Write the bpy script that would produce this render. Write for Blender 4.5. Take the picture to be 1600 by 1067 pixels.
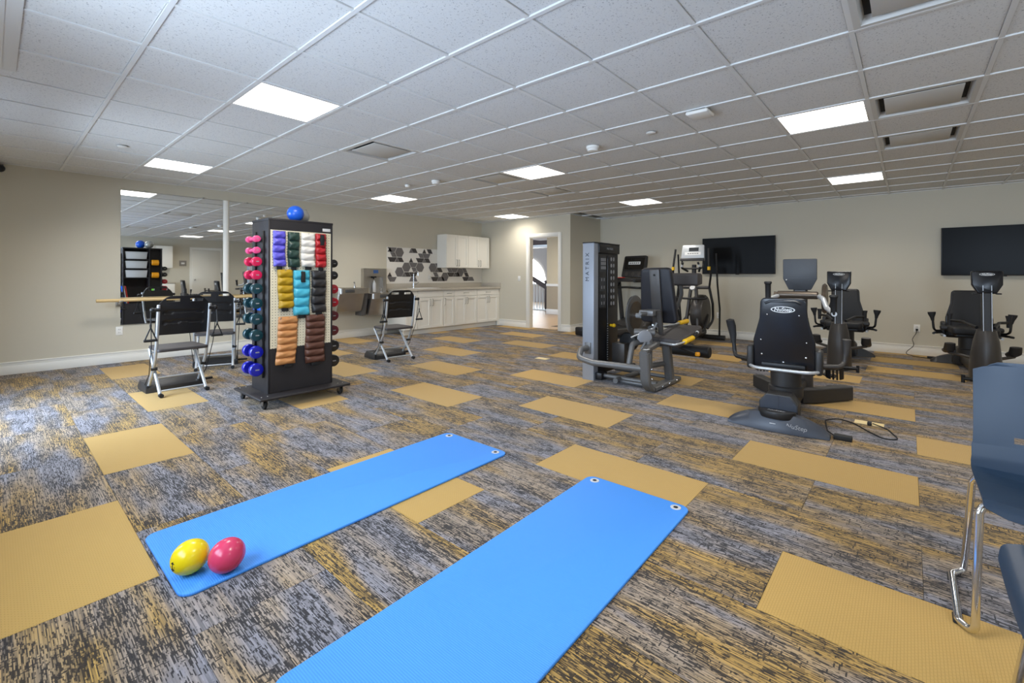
import bpy, bmesh, math, random
from mathutils import Vector, Matrix
random.seed(7)
R = math.radians
for o in list(bpy.data.objects): bpy.data.objects.remove(o, do_unlink=True)
SC = bpy.context.scene
COL = SC.collection
# ------------------------------------------------------------------ camera
CAM_H, CEIL = 1.198, 2.495
cam = bpy.data.cameras.new('camera'); camo = bpy.data.objects.new('camera', cam); COL.objects.link(camo)
cam.sensor_fit = 'HORIZONTAL'; cam.sensor_width = 36; cam.lens = 36*710.02/1600
cam.shift_y = -(533.5-430.07)/1600; cam.clip_start = .02
TH = .7177
camo.location = (0, 0, CAM_H)
camo.rotation_mode = 'QUATERNION'
camo.rotation_quaternion = (Matrix.Rotation(TH-math.pi/2, 3, 'Z') @ Matrix.Rotation(math.pi/2, 3, 'X') @ Matrix.Rotation(.0030, 3, 'Z')).to_quaternion()
SC.camera = camo
# ------------------------------------------------------------------ view / world
SC.view_settings.view_transform = 'Standard'; SC.view_settings.look = 'None'
SC.view_settings.exposure = 0.6; SC.view_settings.gamma = 1
SC.view_settings.use_curve_mapping = False
wd = bpy.data.worlds.new('world'); SC.world = wd; wd.use_nodes = True
wd.node_tree.nodes['Background'].inputs[0].default_value = (.55, .72, 1, 1)
wd.node_tree.nodes['Background'].inputs[1].default_value = 1.2
LAMP, LAMP_W = 3.4, 10.5     # ceiling panel lens emission, watts of its light
def area(name, loc, rot, sx, sy, power, col, spread=180):
    l = bpy.data.lights.new(name, 'AREA'); l.shape = 'RECTANGLE'; l.size = sx; l.size_y = sy
    l.energy = power; l.color = col; l.spread = R(spread)
    o = bpy.data.objects.new(name, l); COL.objects.link(o); o.location = loc; o.rotation_euler = rot
    return o
# room: x 0..9.3 toward the screen wall, y toward the mirror wall
XMIN, XMAX, YMIN, YMAX = -.45, 9.30, -4.0, 8.05
XD, YD = 8.06, 5.40        # door wall, its return
WINS = [(-2.9, -1.3, .75, 2.15), (.9, 2.9, .75, 2.15), (4.55, 6.15, .12, 2.15)]
WP = [70, 70, 90]
WTILT = [0, 0, 30]
for (y0, y1, z0, z1), pw, tl in zip(WINS, WP, WTILT):
    area('window_daylight', (XMIN-.30, (y0+y1)/2, (z0+z1)/2), (0, R(-90+tl), 0), z1-z0, y1-y0, pw, (.66, .81, 1), 150)
# daylight that falls through the far stair hall window
area('hall_daylight', (15.8, 12.6, 2.4), (0, R(70), R(0)), 1.5, 2.0, 16, (.85, .92, 1))

# ------------------------------------------------------------------ materials
MATS = {}
def s2l(c):
    return tuple((x/12.92 if x <= .04045 else ((x+.055)/1.055)**2.4) for x in c)
def hexc(r, g, b): return s2l((r/255, g/255, b/255))
def mat(name, col, rough=.5, metal=0., spec=.5, emit=None, bump=None, coat=0., var=None):
    m = bpy.data.materials.new(name); m.use_nodes = True; MATS[name] = m
    nt = m.node_tree; b = nt.nodes['Principled BSDF']
    b.inputs['Base Color'].default_value = (*col, 1); b.inputs['Roughness'].default_value = rough
    b.inputs['Metallic'].default_value = metal; b.inputs['Specular IOR Level'].default_value = spec
    b.inputs['Coat Weight'].default_value = coat
    if emit: b.inputs['Emission Color'].default_value = (*emit[0], 1); b.inputs['Emission Strength'].default_value = emit[1]
    tc = nt.nodes.new('ShaderNodeTexCoord')
    if var:
        n = nt.nodes.new('ShaderNodeTexNoise'); n.inputs['Scale'].default_value = var[0]; n.inputs['Detail'].default_value = 4
        nt.links.new(tc.outputs['Object'], n.inputs['Vector'])
        mx = nt.nodes.new('ShaderNodeMix'); mx.data_type = 'RGBA'
        mx.inputs['A'].default_value = (*[c*(1-var[1]) for c in col], 1); mx.inputs['B'].default_value = (*[min(1, c*(1+var[1])) for c in col], 1)
        nt.links.new(n.outputs['Fac'], mx.inputs['Factor']); nt.links.new(mx.outputs['Result'], b.inputs['Base Color'])
    if bump:
        n = nt.nodes.new('ShaderNodeTexNoise'); n.inputs['Scale'].default_value = bump[0]; n.inputs['Detail'].default_value = 3
        nt.links.new(tc.outputs['Object'], n.inputs['Vector'])
        bp = nt.nodes.new('ShaderNodeBump'); bp.inputs['Strength'].default_value = bump[1]; bp.inputs['Distance'].default_value = .002
        nt.links.new(n.outputs['Fac'], bp.inputs['Height']); nt.links.new(bp.outputs['Normal'], b.inputs['Normal'])
    return m
mat('wall', hexc(206, 199, 181), .85, bump=(160, .08))
mat('trim', hexc(238, 235, 226), .45)
mat('ceil_grid', hexc(226, 226, 224), .45)
mat('ceil_back', hexc(60, 60, 60), .9)
mat('lamp_panel', (1, 1, 1), .5, emit=((1, .955, .88), LAMP))
mat('vent_metal', hexc(205, 203, 198), .45)
mat('vent_dark', hexc(40, 40, 40), .8)
mat('mirror', (.86, .88, .88), .015, 1.)
mat('wood_bar', hexc(214, 184, 130), .4, var=(6, .15))
mat('chrome', (.75, .75, .76), .12, 1.)
mat('steel', (.54, .52, .49), .34, 1., var=(8, .12))
mat('nickel', (.42, .41, .39), .3, 1.)
mat('silver_paint', hexc(190, 194, 198), .38, .35)
mat('tube_silver', hexc(200, 204, 208), .33, .55)
mat('grey_paint', hexc(108, 108, 108), .4, .35)
mat('tower_silver', hexc(150, 156, 166), .42, .25)
mat('tower_black', hexc(27, 27, 29), .38)
mat('black_plastic', hexc(22, 22, 24), .45)
mat('black_soft', hexc(25, 25, 27), .62, bump=(300, .12))
mat('navy_vinyl', hexc(23, 24, 32), .5, bump=(350, .08))
mat('seat_grey', hexc(64, 60, 60), .6, bump=(300, .1))
mat('bike_grey', hexc(70, 67, 65), .4, .3)
mat('bike_charcoal', hexc(47, 46, 46), .45, .1)
mat('bike_blue_grey', hexc(60, 65, 75), .38, .15)
mat('bike_shell', hexc(18, 20, 27), .28)
mat('console_grey', hexc(50, 53, 58), .45)
mat('bronze', hexc(96, 86, 76), .35, .6)
mat('white_print', hexc(238, 238, 236), .5)
mat('grey_print', hexc(150, 150, 152), .5)
mat('dark_print', hexc(30, 34, 44), .5)
mat('screen_black', hexc(10, 10, 11), .12)
mat('lcd_grey', hexc(60, 64, 68), .2)
mat('tv_black', hexc(8, 8, 9), .3, spec=.12)
mat('tv_edge', hexc(18, 18, 19), .35)
mat('yellow', hexc(240, 190, 20), .45)
mat('orange', hexc(240, 160, 20), .45)
mat('red_plastic', hexc(215, 60, 50), .45)
mat('cab_white', hexc(240, 236, 226), .38)
mat('counter', hexc(186, 178, 164), .4, var=(90, .08))
mat('sink', hexc(235, 232, 225), .25)
mat('tile_white', hexc(236, 231, 222), .3)
mat('tile_grey', hexc(112, 108, 108), .4, var=(40, .1))
mat('tile_dark', hexc(66, 62, 62), .4, var=(40, .1))
mat('rack_black', hexc(34, 31, 33), .55, var=(30, .06))
mat('rack_inner', hexc(36, 34, 35), .7)
mat('rubber', hexc(24, 24, 25), .7)
mat('bin_plastic', hexc(196, 198, 200), .4)
mat('blue_plastic', hexc(33, 52, 73), .42, bump=(500, .06))
mat('outlet', hexc(240, 238, 232), .4)
mat('outlet_dark', hexc(70, 70, 70), .5)
mat('plate_cream', hexc(228, 206, 150), .5)
mat('hall_wall', hexc(205, 193, 165), .85)
mat('hall_wall_low', hexc(172, 160, 138), .85)
mat('far_wall', hexc(196, 190, 182), .85)
mat('stair_wood', hexc(74, 56, 44), .45, var=(5, .2))
mat('hall_win', (1, 1, 1), .5, emit=((.92, .96, 1), 6.))
mat('door_white', hexc(226, 221, 208), .5)
mat('ball_blue', hexc(30, 92, 205), .3)
mat('ball_silver', hexc(170, 170, 165), .3, .3)
mat('ball_yellow', hexc(232, 205, 20), .22)
mat('ball_red', hexc(206, 60, 96), .22)
mat('smoke_white', hexc(236, 234, 228), .5)
mat('sign_grey', hexc(140, 134, 126), .5)
mat('led', hexc(60, 90, 140), .3)
def cloth(name, c): return mat(name, c, .42, bump=(60, .25))
for n_, c_ in dict(purple=(92, 84, 190), forest=(38, 62, 54), cream=(224, 218, 208), crimson=(176, 36, 42), mustard=(176, 140, 24), cyan=(72, 176, 200), black=(44, 43, 44), tan=(196, 136, 82), brown=(92, 58, 46)).items():
    cloth('vinyl_'+n_, hexc(*c_))
for n_, c_ in dict(pink=(222, 74, 130), magenta=(204, 26, 78), teal=(13, 56, 64), blue=(16, 24, 158), red=(170, 24, 44), maroon=(88, 20, 34), black=(28, 28, 30)).items():
    mat('bell_'+n_, hexc(*c_), .3, coat=.3)

def nodes(m):
    nt = m.node_tree; return nt, nt.nodes, nt.links
def N(nt, t, **k):
    n = nt.nodes.new(t)
    for a, b in k.items(): setattr(n, a, b)
    return n
def math_node(nt, op, a, b=None, clamp=False):
    n = nt.nodes.new('ShaderNodeMath'); n.operation = op; n.use_clamp = clamp
    for i, v in enumerate((a, b)):
        if v is None: continue
        if isinstance(v, (int, float)): n.inputs[i].default_value = v
        else: nt.links.new(v, n.inputs[i])
    return n.outputs[0]
def ramp(nt, fac, stops):
    n = nt.nodes.new('ShaderNodeValToRGB'); cr = n.color_ramp
    while len(cr.elements) < len(stops): cr.elements.new(.5)
    for e, (p, c) in zip(cr.elements, stops): e.position = p; e.color = (*c, 1) if len(c) == 3 else c
    nt.links.new(fac, n.inputs[0]); return n.outputs[0]
def mixc(nt, fac, a, b, mode='MIX'):
    n = nt.nodes.new('ShaderNodeMix'); n.data_type = 'RGBA'; n.blend_type = mode
    for nm, v in (('Factor', fac), ('A', a), ('B', b)):
        if isinstance(v, (int, float)): n.inputs[nm].default_value = v
        elif isinstance(v, tuple): n.inputs[nm].default_value = (*v, 1)
        else: nt.links.new(v, n.inputs[nm])
    return n.outputs['Result']
def noise(nt, vec, scale, sx=1, sy=1, sz=1, detail=2., rough=.5):
    mp = nt.nodes.new('ShaderNodeMapping'); mp.inputs['Scale'].default_value = (sx, sy, sz)
    nt.links.new(vec, mp.inputs['Vector'])
    n = nt.nodes.new('ShaderNodeTexNoise'); n.inputs['Scale'].default_value = scale; n.inputs['Detail'].default_value = detail; n.inputs['Roughness'].default_value = rough
    nt.links.new(mp.outputs[0], n.inputs['Vector']); return n.outputs['Fac']
def carpet_vec(nt):
    g = nt.nodes.new('ShaderNodeNewGeometry'); oi = nt.nodes.new('ShaderNodeObjectInfo')
    sc = nt.nodes.new('ShaderNodeVectorMath'); sc.operation = 'SCALE'; sc.inputs[0].default_value = (37., 53., 11.)
    nt.links.new(oi.outputs['Random'], sc.inputs['Scale'])
    ad = nt.nodes.new('ShaderNodeVectorMath'); ad.operation = 'ADD'
    nt.links.new(g.outputs['Position'], ad.inputs[0]); nt.links.new(sc.outputs[0], ad.inputs[1])
    return g.outputs['Position'], ad.outputs[0], oi.outputs['Random']
# patterned carpet plank: threads run along y
m = mat('carpet_pattern', (.2, .2, .2), .95, spec=.15); nt, ns, lk = nodes(m); b = ns['Principled BSDF']
pos, vec, rnd = carpet_vec(nt)
sx_ = N(nt, 'ShaderNodeSeparateXYZ'); lk.new(vec, sx_.inputs[0])
row = math_node(nt, 'FLOOR', math_node(nt, 'MULTIPLY', sx_.outputs['X'], 320.))      # one thread
colm = math_node(nt, 'FLOOR', math_node(nt, 'MULTIPLY', sx_.outputs['Y'], 220.))     # one stitch line
def cxy(x, y):
    c = N(nt, 'ShaderNodeCombineXYZ'); lk.new(x, c.inputs[0]); lk.new(y, c.inputs[1]); return c.outputs[0]
tv_ = cxy(row, sx_.outputs['Y']); cv_ = cxy(sx_.outputs['X'], colm)
gsel = ramp(nt, noise(nt, vec, 1., 4.2, .9, 1, 2.0, .5), [(.45, (0, 0, 0)), (.60, (1, 1, 1))])
tsel = ramp(nt, noise(nt, vec, 1., 7, 1.2, 1, 2), [(.46, (0, 0, 0)), (.60, (1, 1, 1))])
thr = noise(nt, tv_, 1., 5.37, 3.0, 1, 1)                                             # per-thread tint
thr = ramp(nt, thr, [(.36, (0, 0, 0)), (.64, (1, 1, 1))])
grey = mixc(nt, thr, hexc(104, 102, 107), hexc(146, 143, 149))
tan_ = mixc(nt, thr, hexc(106, 96, 86), hexc(168, 150, 130))
gold = mixc(nt, thr, hexc(100, 82, 54), hexc(186, 150, 82))
base = mixc(nt, gsel, mixc(nt, tsel, grey, tan_), gold)
# dark threads: dashes along the plank, and short cross stitches
blot = ramp(nt, noise(nt, vec, 1., 9, 4, 1, 3), [(.36, (0, 0, 0)), (.64, (1, 1, 1))])
dash = noise(nt, tv_, 1., 7.73, 17, 1, 2.5, .6)
dash = math_node(nt, 'ADD', dash, math_node(nt, 'MULTIPLY', math_node(nt, 'SUBTRACT', blot, .5), .10))
l1 = ramp(nt, dash, [(.508, (0, 0, 0)), (.55, (1, 1, 1))])
cr_ = noise(nt, cv_, 1., 24, 9.31, 1, 2, .55)
cr_ = math_node(nt, 'ADD', cr_, math_node(nt, 'MULTIPLY', math_node(nt, 'SUBTRACT', blot, .5), .08))
l3 = ramp(nt, cr_, [(.625, (0, 0, 0)), (.655, (1, 1, 1))])
d = math_node(nt, 'MAXIMUM', l1, l3)
base = mixc(nt, math_node(nt, 'MULTIPLY', d, .9), base, hexc(30, 29, 31))
lk.new(base, b.inputs['Base Color'])
b.inputs['Sheen Weight'].default_value = .12
bp = N(nt, 'ShaderNodeBump'); bp.inputs['Strength'].default_value = .5; bp.inputs['Distance'].default_value = .003
lk.new(noise(nt, pos, 1., 230, 160, 1, 2), bp.inputs['Height']); lk.new(bp.outputs[0], b.inputs['Normal'])
# gold carpet plank: woven dots
m = mat('carpet_gold', (.4, .3, .1), .9, spec=.15); nt, ns, lk = nodes(m); b = ns['Principled BSDF']
pos, vec, rnd = carpet_vec(nt)
tint = mixc(nt, rnd, hexc(178, 144, 78), hexc(190, 154, 86))
br = N(nt, 'ShaderNodeTexBrick'); br.inputs['Scale'].default_value = 1; br.inputs['Mortar Size'].default_value = .0014; br.inputs['Mortar Smooth'].default_value = .6
br.inputs['Brick Width'].default_value = .016; br.inputs['Row Height'].default_value = .0085
lk.new(pos, br.inputs['Vector'])
c = mixc(nt, math_node(nt, 'MULTIPLY', br.outputs['Fac'], .35), tint, hexc(140, 108, 46))
c = mixc(nt, math_node(nt, 'MULTIPLY', noise(nt, vec, 1., 30, 8, 1, 3), .12), c, hexc(150, 118, 60))
lk.new(c, b.inputs['Base Color']); b.inputs['Sheen Weight'].default_value = .15
bp = N(nt, 'ShaderNodeBump'); bp.inputs['Strength'].default_value = .35; bp.inputs['Distance'].default_value = .002; bp.invert = True
lk.new(br.outputs['Fac'], bp.inputs['Height']); lk.new(bp.outputs[0], b.inputs['Normal'])
# ceiling tile: pinholes
m = mat('ceil_tile', (.7, .7, .7), .95, spec=.1); nt, ns, lk = nodes(m); b = ns['Principled BSDF']
g = N(nt, 'ShaderNodeNewGeometry')
v = noise(nt, g.outputs['Position'], 95, 1, 1, 1, 3, .75)
c = mixc(nt, ramp(nt, v, [(.33, (1, 1, 1)), (.41, (0, 0, 0))]), hexc(228, 228, 226), hexc(158, 158, 158))
c = mixc(nt, math_node(nt, 'MULTIPLY', noise(nt, g.outputs['Position'], 260, 1, 1, 1, 1), .18), c, hexc(185, 185, 185))
lk.new(c, b.inputs['Base Color'])
bp = N(nt, 'ShaderNodeBump'); bp.inputs['Strength'].default_value = .25; bp.inputs['Distance'].default_value = .002
lk.new(v, bp.inputs['Height']); lk.new(bp.outputs[0], b.inputs['Normal'])
# exercise mat: fine ribs across the mat
m = mat('mat_blue', hexc(70, 150, 235), .55, spec=.35); nt, ns, lk = nodes(m); b = ns['Principled BSDF']
tc = N(nt, 'ShaderNodeTexCoord'); w = N(nt, 'ShaderNodeTexWave'); w.bands_direction = 'X'; w.inputs['Scale'].default_value = 42; w.inputs['Distortion'].default_value = 0
lk.new(tc.outputs['Object'], w.inputs['Vector'])
c = mixc(nt, math_node(nt, 'MULTIPLY', w.outputs['Fac'], .35), hexc(74, 150, 238), hexc(54, 126, 214))
lk.new(c, b.inputs['Base Color'])
bp = N(nt, 'ShaderNodeBump'); bp.inputs['Strength'].default_value = .35; bp.inputs['Distance'].default_value = .002
lk.new(w.outputs['Fac'], bp.inputs['Height']); lk.new(bp.outputs[0], b.inputs['Normal'])
mat('mat_edge', hexc(30, 96, 178), .6)
# pegboard
m = mat('pegboard', hexc(222, 212, 184), .6); nt, ns, lk = nodes(m); b = ns['Principled BSDF']
tc = N(nt, 'ShaderNodeTexCoord'); mp = N(nt, 'ShaderNodeMapping'); mp.inputs['Scale'].default_value = (1/.0254, 1/.0254, 1/.0254)
lk.new(tc.outputs['Object'], mp.inputs['Vector'])
fr = N(nt, 'ShaderNodeVectorMath', operation='FRACTION'); lk.new(mp.outputs[0], fr.inputs[0])
sp = N(nt, 'ShaderNodeSeparateXYZ'); lk.new(fr.outputs[0], sp.inputs[0])
dx = math_node(nt, 'SUBTRACT', sp.outputs['X'], .5); dz = math_node(nt, 'SUBTRACT', sp.outputs['Z'], .5)
dd = math_node(nt, 'ADD', math_node(nt, 'MULTIPLY', dx, dx), math_node(nt, 'MULTIPLY', dz, dz))
lk.new(mixc(nt, math_node(nt, 'LESS_THAN', dd, .022), hexc(222, 212, 184), hexc(50, 46, 40)), b.inputs['Base Color'])
# hall floor boards
m = mat('hall_floor', hexc(190, 160, 128), .35); nt, ns, lk = nodes(m); b = ns['Principled BSDF']
g = N(nt, 'ShaderNodeNewGeometry')
lk.new(mixc(nt, noise(nt, g.outputs['Position'], 1., 1.5, 22, 1, 4), hexc(170, 140, 110), hexc(206, 180, 150)), b.inputs['Base Color'])
# thin window glass
m = bpy.data.materials.new('window_glass'); m.use_nodes = True; MATS['window_glass'] = m; nt, ns, lk = nodes(m); ns.remove(ns['Principled BSDF'])
t = N(nt, 'ShaderNodeBsdfTransparent'); gl = N(nt, 'ShaderNodeBsdfGlossy'); gl.inputs['Roughness'].default_value = .02
mx = N(nt, 'ShaderNodeMixShader'); mx.inputs[0].default_value = .08
lk.new(t.outputs[0], mx.inputs[1]); lk.new(gl.outputs[0], mx.inputs[2]); lk.new(mx.outputs[0], ns['Material Output'].inputs[0])

# ------------------------------------------------------------------ mesh helpers
def fillet(pts, r, n=6):
    pts = [Vector(p) for p in pts]; out = [pts[0]]
    for a, b, c in zip(pts, pts[1:], pts[2:]):
        u = (a-b); v = (c-b); lu, lv = u.length, v.length
        if lu < 1e-6 or lv < 1e-6: continue
        u /= lu; v /= lv; ang = u.angle(v)
        if ang > 3.1: out.append(b); continue
        t = min(r/math.tan(ang/2), lu*.49, lv*.49)
        p0, p1 = b+u*t, b+v*t
        for i in range(n+1):
            s = i/n; out.append(p0*(1-s)**2 + b*2*s*(1-s) + p1*s*s)
    out.append(pts[-1]); return out
def frames(pts, up=None):
    pts = [Vector(p) for p in pts]; T = []
    for i in range(len(pts)):
        a = pts[max(i-1, 0)]; b = pts[min(i+1, len(pts)-1)]; T.append((b-a).normalized())
    if up is None:
        up = Vector((0, 0, 1)) if abs(T[0].z) < .9 else Vector((1, 0, 0))
        n = (up-T[0]*up.dot(T[0])).normalized(); out = []
        for i, t in enumerate(T):
            n = (n-t*n.dot(t)).normalized(); out.append((n, t.cross(n)))
        return pts, out
    up = Vector(up); out = []
    for t in T:
        n = (up-t*up.dot(t)).normalized(); out.append((n, t.cross(n)))
    return pts, out
class MB:
    def __init__(s): s.v = []; s.f = []
    def add(s, verts, faces, M=None):
        k = len(s.v)
        s.v += [tuple(M @ Vector(p)) if M else tuple(p) for p in verts]; s.f += [tuple(i+k for i in f) for f in faces]; return s
    def bm(s, bm, M=None):
        bm.verts.ensure_lookup_table(); bm.verts.index_update()
        r = s.add([v.co.copy() for v in bm.verts], [[v.index for v in f.verts] for f in bm.faces], M); bm.free(); return s
    def box(s, x0, x1, y0, y1, z0, z1, bev=0., M=None, seg=2):
        bm = bmesh.new(); bmesh.ops.create_cube(bm, size=1)
        for v in bm.verts: v.co = ((x0+x1)/2+v.co.x*(x1-x0), (y0+y1)/2+v.co.y*(y1-y0), (z0+z1)/2+v.co.z*(z1-z0))
        if bev: bmesh.ops.bevel(bm, geom=bm.edges[:], offset=min(bev, .49*min(abs(x1-x0), abs(y1-y0), abs(z1-z0))), segments=seg, profile=.5, affect='EDGES')
        return s.bm(bm, M)
    def cyl(s, p0, p1, r0, r1=None, n=16, bev=0.):
        r1 = r0 if r1 is None else r1; p0, p1 = Vector(p0), Vector(p1)
        if bev:
            d = (p1-p0).normalized()*bev
            return s.loft([p0, p0+d, p1-d, p1], [r0-bev, r0, r1, r1-bev], n)
        return s.loft([p0, p1], [r0, r1], n)
    def loft(s, pts, rad, n=12, cap=True, up=None):
        pts, fr = frames(pts, up); V = []; F = []
        for p, (a, b), r in zip(pts, fr, rad):
            ra, rb = (r, r) if not isinstance(r, tuple) else r
            for i in range(n):
                t = 2*math.pi*i/n; V.append(p+a*(ra*math.cos(t))+b*(rb*math.sin(t)))
        for k in range(len(pts)-1):
            for i in range(n):
                j = (i+1) % n; F.append((k*n+i, k*n+j, (k+1)*n+j, (k+1)*n+i))
        if cap: F.append(tuple(range(n))[::-1]); F.append(tuple((len(pts)-1)*n+i for i in range(n)))
        return s.add(V, F)
    def tube(s, pts, r, n=12, fil=0., up=None, fn=6):
        if fil: pts = fillet(pts, fil, fn)
        return s.loft(pts, [r]*len(pts), n, True, up)
    def strip(s, pts, w, h, up, fil=0., bev=0.):       # rectangular section: w across, h along up
        if fil: pts = fillet(pts, fil)
        pts, fr = frames(pts, up); V = []; F = []; e = min(bev, .45*w, .45*h)
        sec = [(h/2, w/2), (h/2, -w/2), (-h/2, -w/2), (-h/2, w/2)] if not e else [(h/2, w/2-e), (h/2, -w/2+e), (h/2-e, -w/2), (-h/2+e, -w/2), (-h/2, -w/2+e), (-h/2, w/2-e), (-h/2+e, w/2), (h/2-e, w/2)]
        n = len(sec)
        for p, (a, b) in zip(pts, fr):
            for x, y in sec: V.append(p+a*x+b*y)
        for k in range(len(pts)-1):
            for i in range(n):
                j = (i+1) % n; F.append((k*n+i, k*n+j, (k+1)*n+j, (k+1)*n+i))
        F.append(tuple(range(n))[::-1]); F.append(tuple((len(pts)-1)*n+i for i in range(n)))
        return s.add(V, F)
    def prism(s, out, depth, M=None, bev=0., seg=2):   # outline in local xy, extruded along +z by depth
        bm = bmesh.new(); vs = [bm.verts.new((x, y, 0)) for x, y in out]; f = bm.faces.new(vs)
        r = bmesh.ops.extrude_face_region(bm, geom=[f])
        for v in r['geom']:
            if isinstance(v, bmesh.types.BMVert): v.co.z += depth
        bmesh.ops.recalc_face_normals(bm, faces=bm.faces[:])
        if bev:
            ed = [e for e in bm.edges if abs(e.verts[0].co.z-e.verts[1].co.z) < 1e-7]
            bmesh.ops.bevel(bm, geom=ed, offset=bev, segments=seg, profile=.5, affect='EDGES')
        return s.bm(bm, M)
    def ball(s, c, rx, ry=None, rz=None, nu=20, nv=12, M=None):
        ry = rx if ry is None else ry; rz = rx if rz is None else rz; V = [(0, 0, rz)]; F = []
        for j in range(1, nv):
            t = math.pi*j/nv
            for i in range(nu):
                a = 2*math.pi*i/nu; V.append((rx*math.sin(t)*math.cos(a), ry*math.sin(t)*math.sin(a), rz*math.cos(t)))
        V.append((0, 0, -rz))
        for i in range(nu): F.append((0, 1+i, 1+(i+1) % nu))
        for j in range(nv-2):
            for i in range(nu):
                a = 1+j*nu; F.append((a+i, a+nu+i, a+nu+(i+1) % nu, a+(i+1) % nu))
        a = 1+(nv-2)*nu
        for i in range(nu): F.append((len(V)-1, a+(i+1) % nu, a+i))
        T = Matrix.Translation(c)
        return s.add(V, F, T @ M if M else T)
    def lathe(s, prof, c, axis='z', n=24):              # prof = [(r, h)]
        V = []; F = []; m = len(prof)
        for r, h in prof:
            for i in range(n):
                t = 2*math.pi*i/n; x, y = r*math.cos(t), r*math.sin(t)
                q = {'z': (x, y, h), 'x': (h, x, y), 'y': (y, h, x)}[axis]
                V.append((q[0]+c[0], q[1]+c[1], q[2]+c[2]))
        for k in range(m-1):
            for i in range(n):
                j = (i+1) % n; F.append((k*n+i, k*n+j, (k+1)*n+j, (k+1)*n+i))
        F.append(tuple(range(n))[::-1]); F.append(tuple((m-1)*n+i for i in range(n)))
        return s.add(V, F)
    def mesh(s, name, mt, off=(0, 0, 0), smooth=40):
        me = bpy.data.meshes.new(name); o = Vector(off)
        me.from_pydata([tuple(Vector(p)-o) for p in s.v], [], s.f)
        bm = bmesh.new(); bm.from_mesh(me); bmesh.ops.recalc_face_normals(bm, faces=bm.faces[:]); bm.to_mesh(me); bm.free()
        me.materials.append(MATS[mt]); me.polygons.foreach_set('use_smooth', [True]*len(me.polygons)); me.set_sharp_from_angle(angle=R(smooth)); me.update()
        return me
    def build(s, name, mt, parent=None, w=False, smooth=40, base=None):
        """w: vertices are world coordinates and parent is an unrotated empty (or base is given for a lone mesh)"""
        off = Vector((0, 0, 0))
        if base is not None: off = Vector(base)
        elif w and parent is not None:
            p = parent
            while p is not None: off += p.location; p = p.parent
        o = bpy.data.objects.new(name, s.mesh(name, mt, off, smooth)); COL.objects.link(o)
        if base is not None: o.location = base
        if parent is not None: o.parent = parent
        return o
def tag(o, label=None, cat=None, group=None, kind=None):
    for k, v in (('label', label), ('category', cat), ('group', group), ('kind', kind)):
        if v: o[k] = v
    return o
def thing(name, label, cat, loc=(0, 0, 0), rz=0, group=None):
    o = bpy.data.objects.new(name, None); COL.objects.link(o); o.empty_display_size = .1
    o.location = loc; o.rotation_euler = (0, 0, rz); return tag(o, label, cat, group)
def struct(name, mb, mt, label=None, base=None):
    return tag(mb.build(name, mt, base=base), label, None, None, 'structure')
def copy_tree(o, parent=None):
    c = o.copy(); COL.objects.link(c)
    if parent is not None: c.parent = parent
    for ch in list(o.children): copy_tree(ch, c)
    return c
def inst(src, name, parent, loc, mt=None):
    o = bpy.data.objects.new(name, src); COL.objects.link(o); o.location = loc
    if parent is not None: o.parent = parent
    return o
def text(body, size, mt, parent, M, name='lettering', depth=.0015, spacing=1., shear=0., bold=0., w=False):
    c = bpy.data.curves.new(name, 'FONT'); c.body = body; c.size = size; c.align_x = 'CENTER'; c.align_y = 'CENTER'; c.extrude = depth
    c.space_character = spacing; c.shear = shear; c.offset = bold; c.resolution_u = 3
    t = bpy.data.objects.new(name, c); COL.objects.link(t); bpy.context.view_layer.update()
    me = bpy.data.meshes.new_from_object(t.evaluated_get(bpy.context.evaluated_depsgraph_get()))
    bpy.data.objects.remove(t); me.transform(M); me.materials.clear(); me.materials.append(MATS[mt])
    o = bpy.data.objects.new(name, me); COL.objects.link(o); o.parent = parent
    if w: me.transform(Matrix.Translation(-parent.location))
    return o
def MX(loc, ax, ay):                                   # frame with given local x and y axes
    ax, ay = Vector(ax).normalized(), Vector(ay).normalized(); az = ax.cross(ay)
    return Matrix(((ax.x, ay.x, az.x, loc[0]), (ax.y, ay.y, az.y, loc[1]), (ax.z, ay.z, az.z, loc[2]), (0, 0, 0, 1)))
def rrect(x0, x1, y0, y1, r, n=5):
    out = []
    for cx, cy, a in ((x1-r, y1-r, 0), (x0+r, y1-r, 90), (x0+r, y0+r, 180), (x1-r, y0+r, 270)):
        for i in range(n+1):
            t = R(a+90*i/n); out.append((cx+r*math.cos(t), cy+r*math.sin(t)))
    return out
def smooth_outline(pts, r, n=5):
    out = []; k = len(pts)
    for i in range(k):
        a, b, c = Vector(pts[i-1]), Vector(pts[i]), Vector(pts[(i+1) % k]); u, v = a-b, c-b; lu, lv = u.length, v.length; u /= lu; v /= lv
        rr = r[i] if isinstance(r, (list, tuple)) else r
        t = min(rr/math.tan(u.angle(v)/2), lu*.48, lv*.48) if rr else 0
        if t < 1e-5: out.append(tuple(b)); continue
        for q in range(n+1):
            s = q/n; p = (b+u*t)*(1-s)**2+b*2*s*(1-s)+(b+v*t)*s*s; out.append((p.x, p.y))
    return out
# ================================================================== STRUCTURE
XO, YO, S = .4432, .412, .4572
WT = .12
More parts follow.
